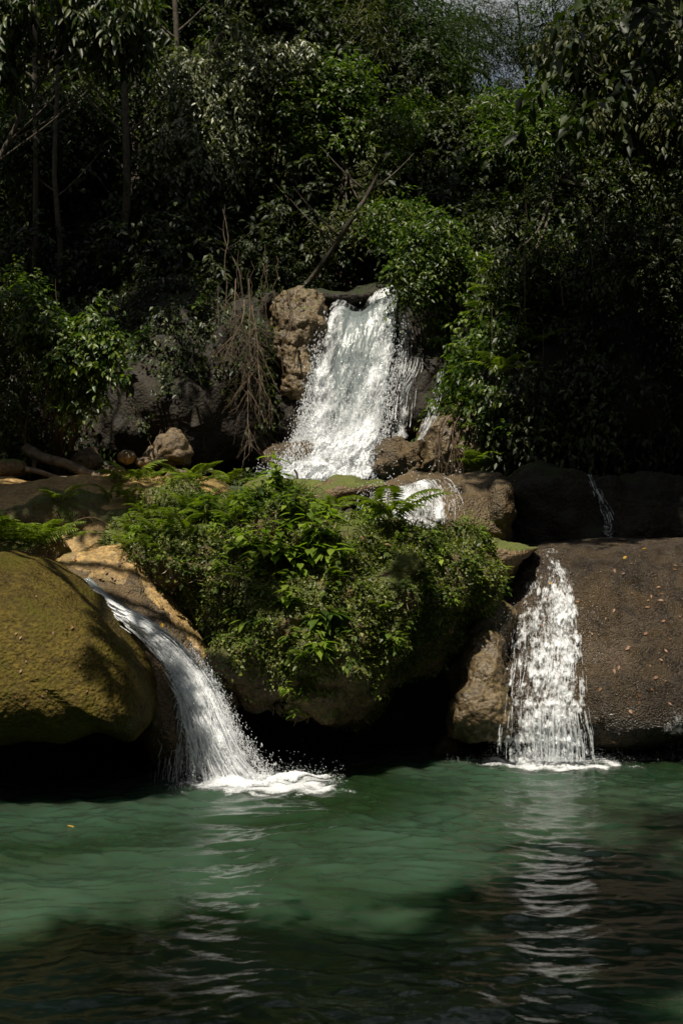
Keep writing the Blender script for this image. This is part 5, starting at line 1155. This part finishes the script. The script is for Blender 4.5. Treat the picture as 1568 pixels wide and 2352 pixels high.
# added canopy: unseen trees whose crowns above the frame are placed to cast shade
def add_shade_tree(label, base, crowns, mat='l_mid', n_tw=1500, r0=.16, tl=.5, L=.15):
    bx, by = base; bz = float(terrain_z(np.array([float(bx)]), np.array([float(by)]))[0]); foot = np.array([bx, by, bz - .1])
    T = empty('shade_tree', foot, label, 'shade-casting tree'); B = [(np.array(c[:3], float), np.array([c[3], c[3], c[3] * .55])) for c in crowns]
    V, Fc, S, td, tl = foliage(B, n_tw, 9, L, L * .5, return_twigs=True, thr=-.12, gf=.9, tl=tl); put('crown', V, Fc, M[mat], T)
    C = np.array([b[0] for b in B]); V, Fc = trunk_mesh(foot, C.mean(0), r0, .06, list(C)); put('trunk', V, Fc, M['bark'], T)
CANOPY = []
def shade(px, py, Y, h):      # the place at height h over which a crown must hang to shade the ground point seen at px, py
    p = at(px, py, Y); t = (h - p[2]) / SUN[2]; return p + SUN * t
def crowns_for(pts, h): return [tuple(shade(a, b, c, h + rng.uniform(-.3, .3))) + (r,) for a, b, c, r in pts]
add_shade_tree('great unseen tree, its crowns placed to shade the near pool', (-6.2, 3.5), crowns_for([(300, 2300, 5.6, .9), (900, 2320, 5.5, .9), (1400, 2250, 5.8, .9), (1500, 2100, 7, .7), (300, 2200, 6.2, .6), (600, 2200, 6.2, .5), (1300, 2050, 7.3, .4), (1500, 1950, 8.2, .5), (1530, 2300, 5.6, .7), (1400, 1960, 8.2, .45), (1560, 2040, 7.4, .5), (1180, 2080, 7.2, .35), (1600, 1900, 8.8, .5), (700, 2340, 5.5, .8), (80, 2330, 5.5, .7), (1350, 2330, 5.5, .8), (1150, 2200, 6.2, .6), (850, 2250, 5.9, .6), (1400, 2150, 6.6, .6), (1100, 2340, 5.4, .7), (1480, 2290, 5.7, .7), (1600, 2260, 5.9, .7), (1480, 2345, 5.4, .6)], 8.5), n_tw=4200)
add_shade_tree('unseen tree, its crowns placed to shade the hollow', (7.2, 11.5), crowns_for([(1450, 1000, 14.2, .7), (1300, 1120, 13.8, .5), (1500, 1150, 13.6, .7), (1500, 900, 15, .7), (1330, 950, 14.8, .5), (1380, 700, 15, .8), (1550, 700, 14.6, .6), (1250, 1190, 13.6, .5), (1400, 1200, 13.4, .6), (1560, 1180, 13.4, .6), (1200, 1120, 13.8, .4)], 9.6), n_tw=2600)
add_shade_tree('unseen tree, its crowns placed to shade the dark cliff and terrace', (-7.8, 11.0), crowns_for([(100, 1150, 13.2, .5), (360, 850, 15.8, .5), (300, 960, 15.3, .45), (220, 1200, 12.8, .35), (50, 1000, 14.6, .3)], 9.0), n_tw=1300)

add_shade_tree('unseen tree, its small crowns placed to dapple the huge boulder and mound with shade', (-6.8, 13.5), crowns_for([(320, 1500, 10.0, .22), (335, 1420, 10.2, .16), (345, 1640, 10.0, .28), (250, 1360, 10.2, .10), (290, 1590, 9.7, .16), (1030, 1290, 11.2, .17), (960, 1400, 10.9, .12), (600, 1400, 10.7, .13), (350, 1560, 10.1, .2)], 8.2), n_tw=300, r0=.03, tl=.16, L=.11)
add_shade_tree('tall unseen tree, its crowns added to darken the wood beside the cliff', (-9.0, 12.5), crowns_for([(80, 560, 17.5, .8), (250, 520, 17.8, .8), (420, 590, 17.8, .7), (550, 500, 18.4, .7), (620, 330, 20, .6), (180, 630, 17, .6), (60, 250, 19, .7), (420, 640, 17.6, .7), (640, 560, 19, .7), (560, 620, 18, .6), (1000, 480, 18.5, .4), (1100, 450, 18, .5), (1250, 560, 17, .6), (950, 150, 22, .8), (1400, 100, 18, .5)], 12.8), n_tw=3000, r0=.16)
for k in range(7):
    x = rng.uniform(505, 650); vine(x, rng.uniform(560, 620), rng.uniform(680, 780), rng.uniform(15.7, 16.4), 'brown root cord hanging into the root tangle above the cliff', 'root cords above the root tangle', rng.uniform(.002, .005), 'twig', 7)
